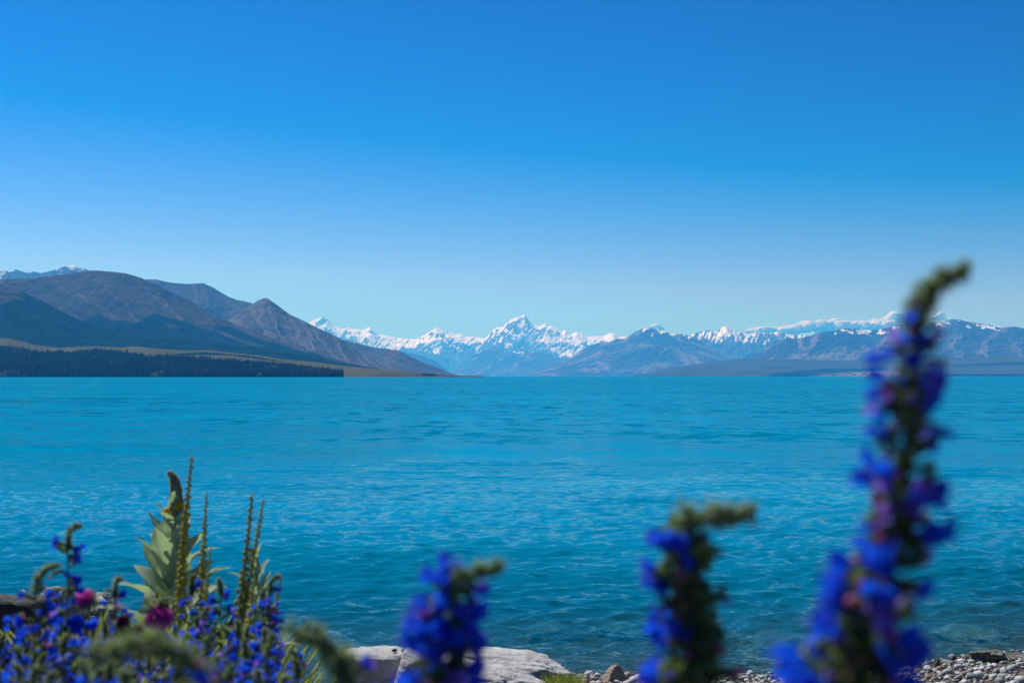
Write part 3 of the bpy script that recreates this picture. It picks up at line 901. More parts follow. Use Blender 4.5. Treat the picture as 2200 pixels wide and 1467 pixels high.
class MB:
    def __init__(self):
        self.V = []; self.F = []; self.M = []

    def tube(self, pts, rad, k=6, mi=0, cap=True):
        pts = [Vector(p) for p in pts]
        b = len(self.V)
        n = len(pts)
        up = Vector((0.13, 0.2, 1)).normalized()
        for i, p in enumerate(pts):
            d = (pts[min(i + 1, n - 1)] - pts[max(i - 1, 0)]).normalized()
            a = d.cross(up)
            if a.length < 0.1: a = d.cross(Vector((1, 0, 0)))
            a.normalize(); c = d.cross(a)
            r = rad[i] if isinstance(rad, (list, tuple, np.ndarray)) else rad
            for q in range(k):
                th = 2 * PI * q / k
                self.V.append(p + (a * math.cos(th) + c * math.sin(th)) * r)
        for i in range(n - 1):
            for q in range(k):
                self.F.append((b + i * k + q, b + i * k + (q + 1) % k, b + (i + 1) * k + (q + 1) % k, b + (i + 1) * k + q)); self.M.append(mi)
        if cap:
            self.F.append(tuple(b + (n - 1) * k + q for q in range(k))); self.M.append(mi)

    def blade(self, base, tip, width, mi=0, bend=0.0, side=None):
        base = Vector(base); tip = Vector(tip)
        d = tip - base
        s = d.cross(Vector((random.uniform(-1, 1), random.uniform(-1, 1), random.uniform(-1, 1)))) if side is None else Vector(side)
        if s.length < 1e-9: s = Vector((1, 0, 0))
        s.normalize(); s *= width * 0.5
        mid = base + d * 0.5 + Vector((0, 0, bend * d.length))
        b = len(self.V)
        self.V += [base - s * 0.6, base + s * 0.6, mid + s, mid - s, tip]
        self.F += [(b, b + 1, b + 2, b + 3), (b + 3, b + 2, b + 4)]; self.M += [mi, mi]

    def blob(self, c, r, mi=0, sub=1, sz=(1, 1, 1), q=None, jit=0.12):
        V0, F0 = IC[sub]
        b = len(self.V)
        for v in V0:
            p = Vector((v[0] * sz[0], v[1] * sz[1], v[2] * sz[2])) * r * random.uniform(1 - jit, 1 + jit)
            if q is not None: p = q @ p
            self.V.append(Vector(c) + p)
        for f in F0: self.F.append(tuple(int(x) + b for x in f)); self.M.append(mi)

    def mesh(self, name, mats, smooth=True):
        return mesh_from(name, [tuple(v) for v in self.V], self.F, mats, smooth, self.M)


def flower_mesh(seed, mats, openness=1.0):
    random.seed(seed)
    b = MB()
    k = 15
    rings = [(0.0, 0.0011), (0.005, 0.0019), (0.010, 0.0038), (0.0145, 0.0062 * openness), (0.0175, 0.0088 * openness)]
    for i, (z, r) in enumerate(rings):
        for q in range(k):
            th = 2 * PI * q / k
            lobe = (0.5 + 0.5 * math.cos(5 * th))
            rr = r * (1 + (0.30 * (lobe - 0.5) if i == 4 else 0.1 * (lobe - .5)))
            zz = z * (1 + 0.28 * math.cos(th) * (i / 4)) + (0.0035 * lobe if i == 4 else 0)
            b.V.append(Vector((rr * math.cos(th), rr * math.sin(th), zz + random.uniform(-.0003, .0003))))
    for i in range(4):
        for q in range(k):
            b.F.append((i * k + q, i * k + (q + 1) % k, (i + 1) * k + (q + 1) % k, (i + 1) * k + q)); b.M.append(0)
    for q in range(5):
        th = 2 * PI * q / 5 + random.uniform(-.3, .3); L = random.uniform(0.022, 0.029)
        b.tube([(0, 0, 0.004), (0.002 * math.cos(th), 0.002 * math.sin(th) - .001, L * .6), (0.0045 * math.cos(th), 0.0045 * math.sin(th) + .002, L)], [0.0002, 0.0003, 0.0004], 3, 1)
    for q in range(5):
        th = 2 * PI * (q + .5) / 5
        b.blade((0.001 * math.cos(th), 0.001 * math.sin(th), -0.001), (0.0045 * math.cos(th), 0.0045 * math.sin(th), 0.0085), 0.0018, 2, side=(-math.sin(th), math.cos(th), 0))
    return b.mesh('flower', mats)


def bud_mesh(seed, mats):
    random.seed(seed)
    b = MB()
    b.tube([(0, 0, 0), (0, 0, .004), (0.0005, 0, .009), (0.001, 0, .013), (0.0012, 0, .0145)], [0.0012, 0.0020, 0.0030, 0.0022, 0.0004], 7, 0)
    for q in range(5):
        th = 2 * PI * (q + .5) / 5
        b.blade((0.0015 * math.cos(th), 0.0015 * math.sin(th), -0.001), (0.0040 * math.cos(th), 0.0040 * math.sin(th), 0.0085), 0.0018, 1, side=(-math.sin(th), math.cos(th), 0))
    return b.mesh('bud', mats)


def cyme_mesh(seed, L=0.026, dry=False, hairy=30):
    """side branch of the spike, curling over at its end, set with hairy calyces; grows along +Z, curls to +X"""
    random.seed(seed)
    b = MB()
    pts = []
    p = Vector((0, 0, 0)); a = 0.0
    n = 9
    for i in range(n + 1):
        pts.append(p.copy())
        p = p + Vector((math.sin(a), 0.12 * math.sin(i * 1.3 + seed), math.cos(a))) * (L / n)
        a += 0.10 + 0.028 * i
    b.tube(pts, [0.0017 - 0.0010 * i / n for i in range(n + 1)], 5, 0)
    for i in range(1, n + 1):
        for sgn in (-1, 1):
            o = pts[i]
            d = Vector((random.uniform(-.1, .9), sgn * random.uniform(.5, 1.0), random.uniform(.4, 1.1))).normalized()
            Lc = random.uniform(.006, .0095)
            b.blob(o + d * Lc * .35, .0022, 0, 1, (1, 1, 1.2))
            for q in range(5):
                dd = (d + Vector((random.uniform(-.45, .45), random.uniform(-.45, .45), random.uniform(-.35, .45)))).normalized()
                b.blade(o + d * .001, o + dd * Lc, .0021, 0)
    for q in range(hairy):
        o = pts[random.randint(0, n)]
        d = Vector((random.gauss(0, 1), random.gauss(0, 1), random.gauss(0, 1))).normalized()
        b.blade(o, o + d * random.uniform(.004, .0085), .00035, 1)
    me = b.mesh('cyme', [M_calyx_d if dry else M_calyx, M_hair])
    return me, pts


FL = [flower_mesh(i, [M_petal, M_petal_v, M_calyx], 0.85 + 0.1 * i) for i in range(4)]
FLV = [flower_mesh(10 + i, [M_petal_v, M_pink, M_calyx], 0.8) for i in range(2)]
BD = [bud_mesh(i, [M_pink, M_calyx]) for i in range(2)] + [bud_mesh(3, [M_petal_v, M_calyx])]
CY = [cyme_mesh(i, 0.020 + 0.004 * i) for i in range(4)]
CYD = [cyme_mesh(20 + i, 0.026, True, 10) for i in range(2)]
CYS = [cyme_mesh(40 + i, 0.013) for i in range(2)]


def leaf_mesh(L, W, bend=0.3, fold=0.25, wave=0.0, mat=None, name='leaf', nx=4, ny=9, tipcurl=0.0, seed=0):
    """leaf growing along +Z from the origin, blade facing -Y, bending outward to +Y... """
    rs = random.Random(seed)
    V = []; Fc = []
    ph = rs.uniform(0, 6)
    for j in range(ny):
        t_ = j / (ny - 1)
        wd = W * 0.5 * (math.sin(PI * min(1, (t_ * 0.86 + 0.10)) ** 0.85) ** 0.9 if t_ < 1 else 0)
        wd = max(wd, 0.0004)
        a = bend * t_ + tipcurl * t_ ** 3
        for i in range(-nx, nx + 1):
            u_ = i / nx
            x = u_ * wd
            y = math.sin(a) * L * t_ * 0.9 - fold * abs(u_) * wd + wave * wd * math.sin(t_ * 15 + ph + u_ * 2) * abs(u_)
            V.append((x, y, math.cos(a) * L * t_))
    c = 2 * nx + 1
    for j in range(ny - 1):
        for i in range(c - 1):
            Fc.append((j * c + i, j * c + i + 1, (j + 1) * c + i + 1, (j + 1) * c + i))
    return mesh_from(name, V, Fc, mat)


LF = [leaf_mesh(0.060, 0.009, 0.5 + .25 * i, .3, .1, M_leaf, tipcurl=.5, nx=2, ny=7, seed=i) for i in range(3)]


def frame(z, x=None, roll=0.0):
    z = Vector(z).normalized()
    q = z.to_track_quat('Z', 'Y')
    return q @ Quaternion((0, 0, 1), roll)


def put(name, me, parent, loc, q, sc=1.0):
    o = link(name, me, parent)
    o.location = loc
    o.rotation_mode = 'QUATERNION'
    o.rotation_quaternion = q
    o.scale = (sc, sc, sc)
    return o


def path_at(pts, lens, s):
    s = max(0, min(lens[-1], s))
    for i in range(len(pts) - 1):
        if lens[i + 1] >= s:
            f = (s - lens[i]) / max(1e-9, lens[i + 1] - lens[i])
            return pts[i].lerp(pts[i + 1], f), (pts[i + 1] - pts[i]).normalized()
    return pts[-1], (pts[-1] - pts[-2]).normalized()


def smooth_path(pts, n=6):
    pts = [Vector(p) for p in pts]
    out = []
    P_ = [pts[0] * 2 - pts[1]] + pts + [pts[-1] * 2 - pts[-2]]
    for i in range(1, len(P_) - 2):
        for k in range(n):
            t_ = k / n
            a, b, c, d = P_[i - 1], P_[i], P_[i + 1], P_[i + 2]
            out.append(0.5 * ((2 * b) + (c - a) * t_ + (2 * a - 5 * b + 4 * c - d) * t_ * t_ + (3 * b - a - 3 * c + d) * t_ ** 3))
    out.append(pts[-1])
    return out


def bugloss(world_pts, label, group, seed, stem_r=0.0035, tip_len=0.03, tip_r=0.006, spacing=0.0065, fl=0.85, flower_side=None, size=1.0,
            top_bare=0.0, leaves=4, lower=None, violet=0.15, dry=0.0, cyset=None, flower_scale=1.0, green_side=None, wide=None, maxc=70, hair=1.0, foot=None, nfs=None, fl_start=0.0):
    """world_pts from the foot up to the tip of the spike"""
    rnd = random.Random(seed); random.seed(seed)
    wp = [Vector(p) for p in world_pts]
    if foot is None:
        g = wp[0].copy(); g.z = float(ground_z(g.x, g.y)) - 0.01
        if wp[0].z > g.z + 0.05: wp = [g] + wp
    base = wp[0].copy()
    root = empty('viper_bugloss', base, label, 'wildflower', group)
    pts = smooth_path([p - base for p in wp], 6)
    lens = [0.0]
    for i in range(1, len(pts)): lens.append(lens[-1] + (pts[i] - pts[i - 1]).length)
    T_ = lens[-1]
    b = MB()
    rr = [stem_r * (1 - 0.6 * l / T_) for l in lens]
    b.tube(pts, rr, 7, 0)
    for q in range(int(90 * hair)):
        s = rnd.uniform(0.3 * T_, T_); p, d = path_at(pts, lens, s)
        o = Vector((rnd.gauss(0, 1), rnd.gauss(0, 1), rnd.gauss(0, .6))).normalized()
        b.blade(p, p + o * rnd.uniform(.005, .010) * size, .0004 * size, 1)
    link('stem', b.mesh('stem', [M_stem, M_hair]), root)
    # dense unopened tip
    b = MB()
    n = int(max(24, tip_len / size * 1500))
    for q in range(n):
        f = q / n
        s = T_ - tip_len * (1 - f); p, d = path_at(pts, lens, s)
        r = tip_r * (1 - 0.40 * f) * (0.80 + 0.28 * math.sin(q * 0.021 * 6 + f * 26)) * math.sqrt(rnd.random())
        o = Vector((rnd.gauss(0, 1), rnd.gauss(0, 1), rnd.gauss(0, 1))).normalized()
        b.blob(p + o * r * .7, .0027 * size, 0, 1, (1, 1, 1.3))
        for k in range(4):
            oo = (o + Vector((rnd.gauss(0, .5), rnd.gauss(0, .5), rnd.gauss(0, .5))) + d * .5).normalized()
            b.blade(p + o * r * .5, p + o * r + oo * rnd.uniform(.004, .007) * size, .0017 * size, 0)
        for k in range(5):
            oo = (o + Vector((rnd.gauss(0, .6), rnd.gauss(0, .6), rnd.gauss(0, .6)))).normalized()
            b.blade(p + o * r * .7, p + oo * (r + rnd.uniform(.005, .009) * size), .00035 * size, 1)
    link('spike_tip', b.mesh('spike_tip', [M_calyx, M_hair]), root)
    # cymes with flowers
    s1 = T_ - tip_len * 0.75 - top_bare
    s0 = lower if lower is not None else T_ * 0.45
    k = 0; s = s1; ang = rnd.uniform(0, 6)
    cs = cyset or CY
    while s > s0 and k < maxc:
        p, d = path_at(pts, lens, s)
        f = (s1 - s) / max(1e-6, s1 - s0)
        ang += 2.39996 + rnd.uniform(-.3, .3)
        sd = frame(d)
        out = sd @ Vector((math.cos(ang), math.sin(ang), 0))
        dirv = (out + d * rnd.uniform(.15, .6)).normalized()
        isdry = rnd.random() < dry
        me, cp = rnd.choice(CYD) if isdry else rnd.choice(cs)
        sc = size * (0.62 + 0.5 * min(1, f * 2.5)) * rnd.uniform(.85, 1.15)
        if wide is not None: sc *= wide(f, out)
        q = frame(dirv, roll=rnd.uniform(0, 6.28))
        co = put('cyme', me, root, p + out * rr[0] * .3, q, sc)
        okside = (s1 - s) > fl_start * rnd.uniform(.6, 1.3)
        if flower_side is not None: okside = okside and (out.dot(Vector(flower_side)) > rnd.uniform(.05, .5))
        nf = 0
        if okside and rnd.random() < fl + 0.1:
            nf = rnd.choice(nfs) if nfs else rnd.choice((1, 1, 2, 2, 3)) if size > .9 else rnd.choice((1, 1, 2))
        for j in range(nf):
            tip = cp[-2 - 2 * j]
            dd = Vector((rnd.uniform(-.3, .9), rnd.uniform(-.8, .8), rnd.uniform(.5, 1.0))).normalized()
            fm = rnd.choice(FLV) if rnd.random() < violet else rnd.choice(FL)
            put('flower', fm, co, tip, frame(dd, roll=rnd.uniform(0, 6.28)), rnd.uniform(.85, 1.15) * flower_scale)
        for j in range(rnd.choice((0, 1, 1, 2)) if (okside and not isdry) else (1 if rnd.random() < .25 else 0)):
            tip = cp[rnd.randint(4, 9)]
            dd = Vector((rnd.uniform(-.3, 1), rnd.uniform(-1, 1), rnd.uniform(.1, 1.0))).normalized()
            put('bud', rnd.choice(BD), co, tip, frame(dd, roll=rnd.uniform(0, 6.28)), rnd.uniform(.8, 1.15))
        s -= spacing * rnd.uniform(.7, 1.3); k += 1
    for j in range(leaves):
        s = rnd.uniform(.12 * T_, .8 * T_); p, d = path_at(pts, lens, s)
        a = rnd.uniform(0, 6.28)
        out = Vector((math.cos(a), math.sin(a), rnd.uniform(.2, .8))).normalized()
        put('leaf', rnd.choice(LF), root, p, frame(out, roll=rnd.uniform(0, 6)), rnd.uniform(.7, 1.2) * (1 if size > .5 else .8))
    return root


# the big blurred spikes near the lens ----------------------------------------
def PP(l, d, dd=0.0):
    return [P(x, y, d + dd * i) for i, (x, y) in enumerate(l)]


GN = 'tall blue bugloss spikes close to the lens'
bugloss([P(1700, 2200, .80), P(1795, 1640, .76)] + PP([(1812, 1467), (1850, 1350), (1895, 1250), (1928, 1150), (1942, 1040), (1948, 930), (1952, 840), (1962, 760), (1972, 700), (1985, 650), (2015, 605), (2050, 590), (2082, 584)], .75),
        'tallest bugloss spike rising above the mountains with its tip hooked sideways', GN, 101, stem_r=.0050, tip_len=.050, tip_r=.0070, spacing=.0015, fl=.40, size=1.04, fl_start=.030, violet=.22, dry=.35,
        top_bare=-.012, leaves=9, lower=.20, wide=lambda f, o: (0.55 + 0.42 * min(1, f * 2.6)), flower_scale=1.04, maxc=235, nfs=(1, 2, 2))
bugloss([P(1400, 2300, 1.0), P(1460, 1700, .97)] + PP([(1478, 1467), (1482, 1380), (1482, 1300), (1476, 1220), (1470, 1160), (1480, 1118), (1520, 1106), (1570, 1106), (1618, 1100)], .95),
        'bugloss spike with a thick green hooked head and flowers down one side', GN, 102, stem_r=.0075, tip_len=.074, tip_r=.0175, spacing=.0013, fl=.34, flower_side=(-1, 0, 0), size=1.05, violet=.12, dry=.2,
        leaves=5, lower=.22, flower_scale=1.0, wide=lambda f, o: .95 if o.x < 0 else 1.0, maxc=230, hair=3)
bugloss([P(880, 2300, 1.05), P(930, 1700, 1.02)] + PP([(945, 1467), (952, 1390), (958, 1320), (966, 1270), (985, 1236), (1015, 1228), (1045, 1222), (1074, 1214)], 1.0),
        'short thick bugloss spike in the middle, packed with blue flowers', GN, 103, stem_r=.004, tip_len=.036, tip_r=.0095, spacing=.0014, fl=.62, size=.92, violet=.15, top_bare=.010,
        leaves=5, lower=.30, flower_scale=1.05, wide=lambda f, o: 1.0, maxc=180, nfs=(1, 2, 2))
bugloss([P(800, 2300, 1.15), P(770, 1700, 1.12)] + PP([(752, 1500), (738, 1440), (720, 1400), (690, 1372), (655, 1360), (632, 1352)], 1.1),
        'bugloss with a bushy green head bending over toward the thistles', GN, 104, stem_r=.004, tip_len=.068, tip_r=.0210, spacing=.0030, fl=.9, flower_side=(1, 0, -.2), size=.9, violet=.3,
        leaves=4, lower=.36, flower_scale=1.05, maxc=40)
bugloss([P(500, 2300, .98), P(450, 1650, .95)] + PP([(432, 1500), (425, 1445), (400, 1405), (350, 1388), (300, 1385), (250, 1392), (205, 1402)], .92),
        'arching dark green hairy head low in front of the thistles', GN, 105, stem_r=.004, tip_len=.090, tip_r=.0165, spacing=.0045, fl=.3, size=.8, leaves=3, lower=.34, maxc=20)
bugloss([P(1690, 2300, .86), P(1715, 1700, .84)] + PP([(1722, 1560), (1718, 1500), (1705, 1455), (1690, 1432)], .82),
        'low bugloss cut by the bottom edge beside the tallest spike', GN, 106, stem_r=.0035, tip_len=.012, tip_r=.006, spacing=.0034, fl=1.0, size=.85, leaves=2, lower=.20, maxc=30)
bugloss([P(400, 2400, .92), P(400, 1750, .9)] + PP([(400, 1600), (402, 1520), (404, 1462)], .88),
        'low bugloss with one bright blue flower below the arching green head', GN, 107, stem_r=.0035, tip_len=.012, tip_r=.006, spacing=.0034, fl=1.0, size=.8, leaves=2, lower=.22, maxc=24)

# bugloss thicket on the left -------------------------------------------------
GM = 'bugloss thicket on the bank'
def mid_spike(xt, yt, d, hook, seed, label, ht=0.34, lean=0, **kw):
    """hook = tip displacement in px (x, y) measured from the top of the straight part"""
    x0 = xt - hook[0]
    hpx = ht * F / d
    pts = [(x0 + lean, yt + hpx), (x0 + lean * .5, yt + hpx * .5), (x0 + lean * .12, yt + hpx * .2 + abs(hook[1])), (x0, yt + abs(hook[1]) + 12), (x0 + hook[0] * .5, yt + abs(hook[1]) * .3), (xt, yt + max(0, -hook[1]))]
    w_ = [P(a, b, d) for a, b in pts]
    kw.setdefault('size', .85)
    return bugloss(w_, label, GM, seed, stem_r=.003, hair=.6, **kw)


mid_spike(178, 1128, 2.3, (28, 8), 201, 'tallest bugloss of the thicket, behind the magenta thistle at the far left', .30, -4, tip_len=.05, tip_r=.008, spacing=.008, fl=.8, lower=.20, leaves=3, maxc=34, size=1.0)
mid_spike(128, 1212, 2.2, (45, 22), 202, 'bugloss with an arching green head left of the tallest in the thicket', .28, -10, tip_len=.06, tip_r=.0085, spacing=.0085, fl=.8, lower=.15, leaves=3, maxc=30, size=1.0)
mid_spike(264, 1240, 2.6, (12, 6), 203, 'bugloss with a small green tip between the two magenta thistles', .30, -12, tip_len=.04, tip_r=.009, spacing=.009, fl=.7, lower=.15, leaves=3, maxc=28, size=1.0)
mid_spike(420, 1236, 2.9, (6, 4), 204, 'bugloss with a round green tip at the foot of the mullein', .34, 4, tip_len=.035, tip_r=.012, spacing=.009, fl=.9, lower=.12, leaves=3, maxc=32, size=1.05)
mid_spike(472, 1244, 2.9, (-4, 4), 205, 'bugloss with a round green tip between the two pairs of thin stalks', .34, 6, tip_len=.03, tip_r=.012, spacing=.009, fl=.9, lower=.12, leaves=3, maxc=32, size=1.05)
mid_spike(604, 1236, 2.9, (22, 8), 206, 'bugloss at the right end of the thicket beside a short brown stalk', .36, -4, tip_len=.05, tip_r=.008, spacing=.009, fl=.9, lower=.12, leaves=3, maxc=34, size=1.05)
mid_spike(575, 1262, 3.0, (10, 6), 207, 'bugloss with a dark green tip just left of the last spike of the thicket', .36, -4, tip_len=.05, tip_r=.011, spacing=.009, fl=.7, lower=.12, leaves=3, maxc=30, size=1.05)
spots = []
rs = random.Random(77)
names = ['in full bloom', 'with violet tinged flowers', 'with sparse flowers', 'leaning a little', 'with many pink buds']
env = np.array([(0, 1395), (40, 1330), (100, 1340), (200, 1330), (300, 1355), (380, 1320), (440, 1300), (520, 1330), (600, 1330), (640, 1400), (690, 1460)], float)
i = 0
for row, (dy, dmin, dmax) in enumerate(((0, 2.6, 3.2), (45, 2.0, 2.6), (90, 1.5, 2.0))):
    xs = np.arange(8 + 13 * row, 650 + 30 * row, 38 + 5 * row)
    for x in xs:
        xx = x + rs.uniform(-14, 14)
        yt = np.interp(xx, env[:, 0], env[:, 1]) + dy + rs.uniform(-18, 22)
        if 190 < xx < 430 and row > 0: yt += 22
        spots.append((xx, yt, rs.uniform(dmin, dmax), row))
anchors = [(0, 'at the left edge over the dark boulder'), (85, 'left of the magenta thistle'), (185, 'under the small magenta thistle'), (262, 'by the dark maroon thistle bud'), (345, 'under the large magenta thistle'), (420, 'below the mullein'),
           (500, 'at the foot of the thin stalks'), (590, 'at the right end of the thicket'), (680, 'in front of the pale shore rocks')]
rown = ['back row', 'middle row', 'front row']
used = {}
for j, (x, y, d, row) in enumerate(spots):
    an = min(anchors, key=lambda a: abs(a[0] - x))[1]
    key = (row, an)
    used[key] = used.get(key, 0) + 1
    order = ['', 'second ', 'third ', 'fourth '][used[key] - 1]
    lb = f'{order}bugloss {an}, {rown[row]}'
    mid_spike(x, y, d, (rs.choice((-1, 1)) * rs.uniform(2, 16), rs.uniform(2, 8)), 300 + j, lb, rs.uniform(.24, .34), rs.uniform(-14, 14), tip_len=.028, tip_r=.007, spacing=.0095, fl=.95, lower=.10, leaves=3,
              maxc=20 if row == 2 else 24, violet=.12, size=.95)
print('bugloss', len(spots))

# mullein ---------------------------------------------------------------------
MD = 5.0
def mullein(px, ytop, ybase, d, label, nleaf, Lmax, spike, seed, lean=0):
    rnd = random.Random(seed); random.seed(seed)
    top = P(px + 8, ytop + spike, d); g = P(px + lean, ybase, d); gz = Vector((g.x, g.y, float(ground_z(g.x, g.y)) - .02))
    root = empty('mullein', gz, label, 'wildflower')
    pts = smooth_path([Vector((0, 0, 0)), g - gz, (g - gz).lerp(top - gz, .5), top - gz], 5)
    lens = [0.0]
    for i in range(1, len(pts)): lens.append(lens[-1] + (pts[i] - pts[i - 1]).length)
    b = MB(); b.tube(pts, [.014 - .006 * l / lens[-1] for l in lens], 8, 0)
    link('stem', b.mesh('stem', [M_mull]), root)
    if spike:
        b = MB()
        e = P(px, ytop, d) - gz; s_ = top - gz
        sp = smooth_path([s_, s_.lerp(e, .45) + Vector((.006, 0, 0)), s_.lerp(e, .8) + Vector((.003, 0, 0)), e + Vector((-.012, 0, 0.0))], 6)
        n = len(sp)
        b.tube(sp, [.021 - .013 * (i / n) ** 1.5 for i in range(n)], 9, 0)
        for q in range(330):
            f = rnd.random() ** .9; i = int(f * (n - 1)); p = sp[i]
            a = rnd.uniform(0, 6.28); r = .021 - .013 * f ** 1.5
            o = Vector((math.cos(a), math.sin(a), rnd.uniform(-.2, .4)))
            b.blob(p + o * r, .0045 * (1 - .35 * f), rnd.choice((0, 0, 1)), 1, (1, 1, 1.3))
            b.blade(p + o * r, p + o * (r + .008), .003, 1)
        link('flower_spike', b.mesh('flower_spike', [M_mspike, M_mull]), root)
        for (x, y) in ((362, 1097), (392, 1082), (384, 1086)):
            fb = MB()
            for q in range(5):
                a = 2 * PI * q / 5
                fb.blob((.008 * math.cos(a), .008 * math.sin(a), .001), .0075, 0, 1, (1, 1, .35))
            fb.blob((0, 0, .002), .003, 0, 1)
            put('flower', fb.mesh('flower', [M_yellow]), root, P(x, y, d - .03) - gz, frame((rnd.uniform(-.5, .5), -1, .3)), 1.0)
    for j in range(nleaf):
        f = (j + .5) / nleaf
        s = lens[-1] * (1 - .62 * f) - 0.0
        p, dd = path_at(pts, lens, s)
        a = j * 2.39996 + rnd.uniform(-.3, .3)
        L = Lmax * (0.36 + .86 * f ** .9) * rnd.uniform(.88, 1.1)
        me = leaf_mesh(L, L * rnd.uniform(.36, .46), -0.10 + .10 * f, .35, .16, M_mull, nx=4, ny=12, tipcurl=rnd.uniform(-.1, .45), seed=seed + j)
        # +Y of the leaf points outward
        out = Vector((math.cos(a), math.sin(a), 0))
        tilt = 0.30 + .40 * f + rnd.uniform(-.14, .20)
        z = (Vector((0, 0, 1)) * math.cos(tilt) + out * math.sin(tilt)).normalized()
        y = (out - z * out.dot(z)).normalized(); x = y.cross(z)
        m = Matrix((x, y, z)).transposed()
        put('leaf', me, root, p, m.to_quaternion(), 1)
    return root


mullein(372, 1012, 1330, MD, 'tall woolly mullein with broad grey green leaves and a pale flower spike', 26, .27, 82, 61)
mullein(545, 1195, 1380, 4.6, 'smaller mullein without a spike behind the right pair of thin stalks', 14, .17, 0, 66)

# weld stalks ------------------------------------------------------------------
def weld(pl, d, label, w_, seed, bloom=.25):
    rnd = random.Random(seed); random.seed(seed)
    wp = [P(x, y, d) for x, y in pl]
    g = wp[0].copy(); g.z = float(ground_z(g.x, g.y)) - .01
    root = empty('weld_plant', g, label, 'wildflower', 'thin seed stalks around the mullein')
    pts = smooth_path([Vector((0, 0, 0))] + [p - g for p in wp], 6)
    lens = [0.0]
    for i in range(1, len(pts)): lens.append(lens[-1] + (pts[i] - pts[i - 1]).length)
    b = MB(); b.tube(pts, [w_ * .35 - w_ * .22 * l / lens[-1] for l in lens], 6, 0)
    link('stem', b.mesh('stem', [M_weld]), root)
    T_ = lens[-1]; n0 = T_ - (pts[-1] - (wp[0] - g)).length
    b = MB(); b2 = MB(); s = n0; a = 0
    while s < T_:
        f = (s - n0) / (T_ - n0)
        p, dd = path_at(pts, lens, s); a += 2.4
        o = Vector((math.cos(a), math.sin(a), .5)).normalized()
        r = w_ * (0.78 if f < .3 else .78 - .45 * (f - .3) / .7) * rnd.uniform(.8, 1.2)
        tgt = b2 if f > 1 - bloom else b
        tgt.blob(p + o * r * .75, r * .45, 0, 1, (1, 1, 1.25))
        if tgt is b2 and rnd.random() < .6: tgt.blade(p, p + o * r * 1.8, r * .4, 0)
        s += w_ * .30
    o = link('seed_capsule_row', b.mesh('seed_capsule_row', [M_weld]), root); o['kind'] = 'stuff'
    o = link('flower_tip', b2.mesh('flower_tip', [M_weldt]), root)
    return root


weld([(388, 1330), (392, 1240), (398, 1150), (406, 1060), (413, 982)], 3.5, 'tallest thin yellow green stalk crossing in front of the mullein', .0185, 1)
weld([(434, 1330), (436, 1240), (441, 1150), (446, 1058)], 3.7, 'thin stalk just right of the tallest one', .0150, 2)
weld([(445, 1330), (448, 1250), (455, 1172)], 3.6, 'shortest thin stalk beside the mullein leaves', .0100, 3)
weld([(505, 1460), (512, 1380), (520, 1290), (530, 1200), (538, 1120), (543, 1060)], 3.3, 'left stalk of the leaning pair right of the mullein', .0185, 4)
weld([(500, 1440), (515, 1360), (530, 1290), (548, 1190), (560, 1120), (567, 1074)], 3.3, 'right stalk of the leaning pair right of the mullein', .0150, 5)
weld([(588, 1380), (594, 1310), (606, 1236)], 3.0, 'short brown stalk at the right end of the thicket', .0100, 6, .05)
weld([(538, 1400), (540, 1330), (548, 1240)], 3.4, 'half hidden stalk between the leaning pair', .0150, 7, .3)

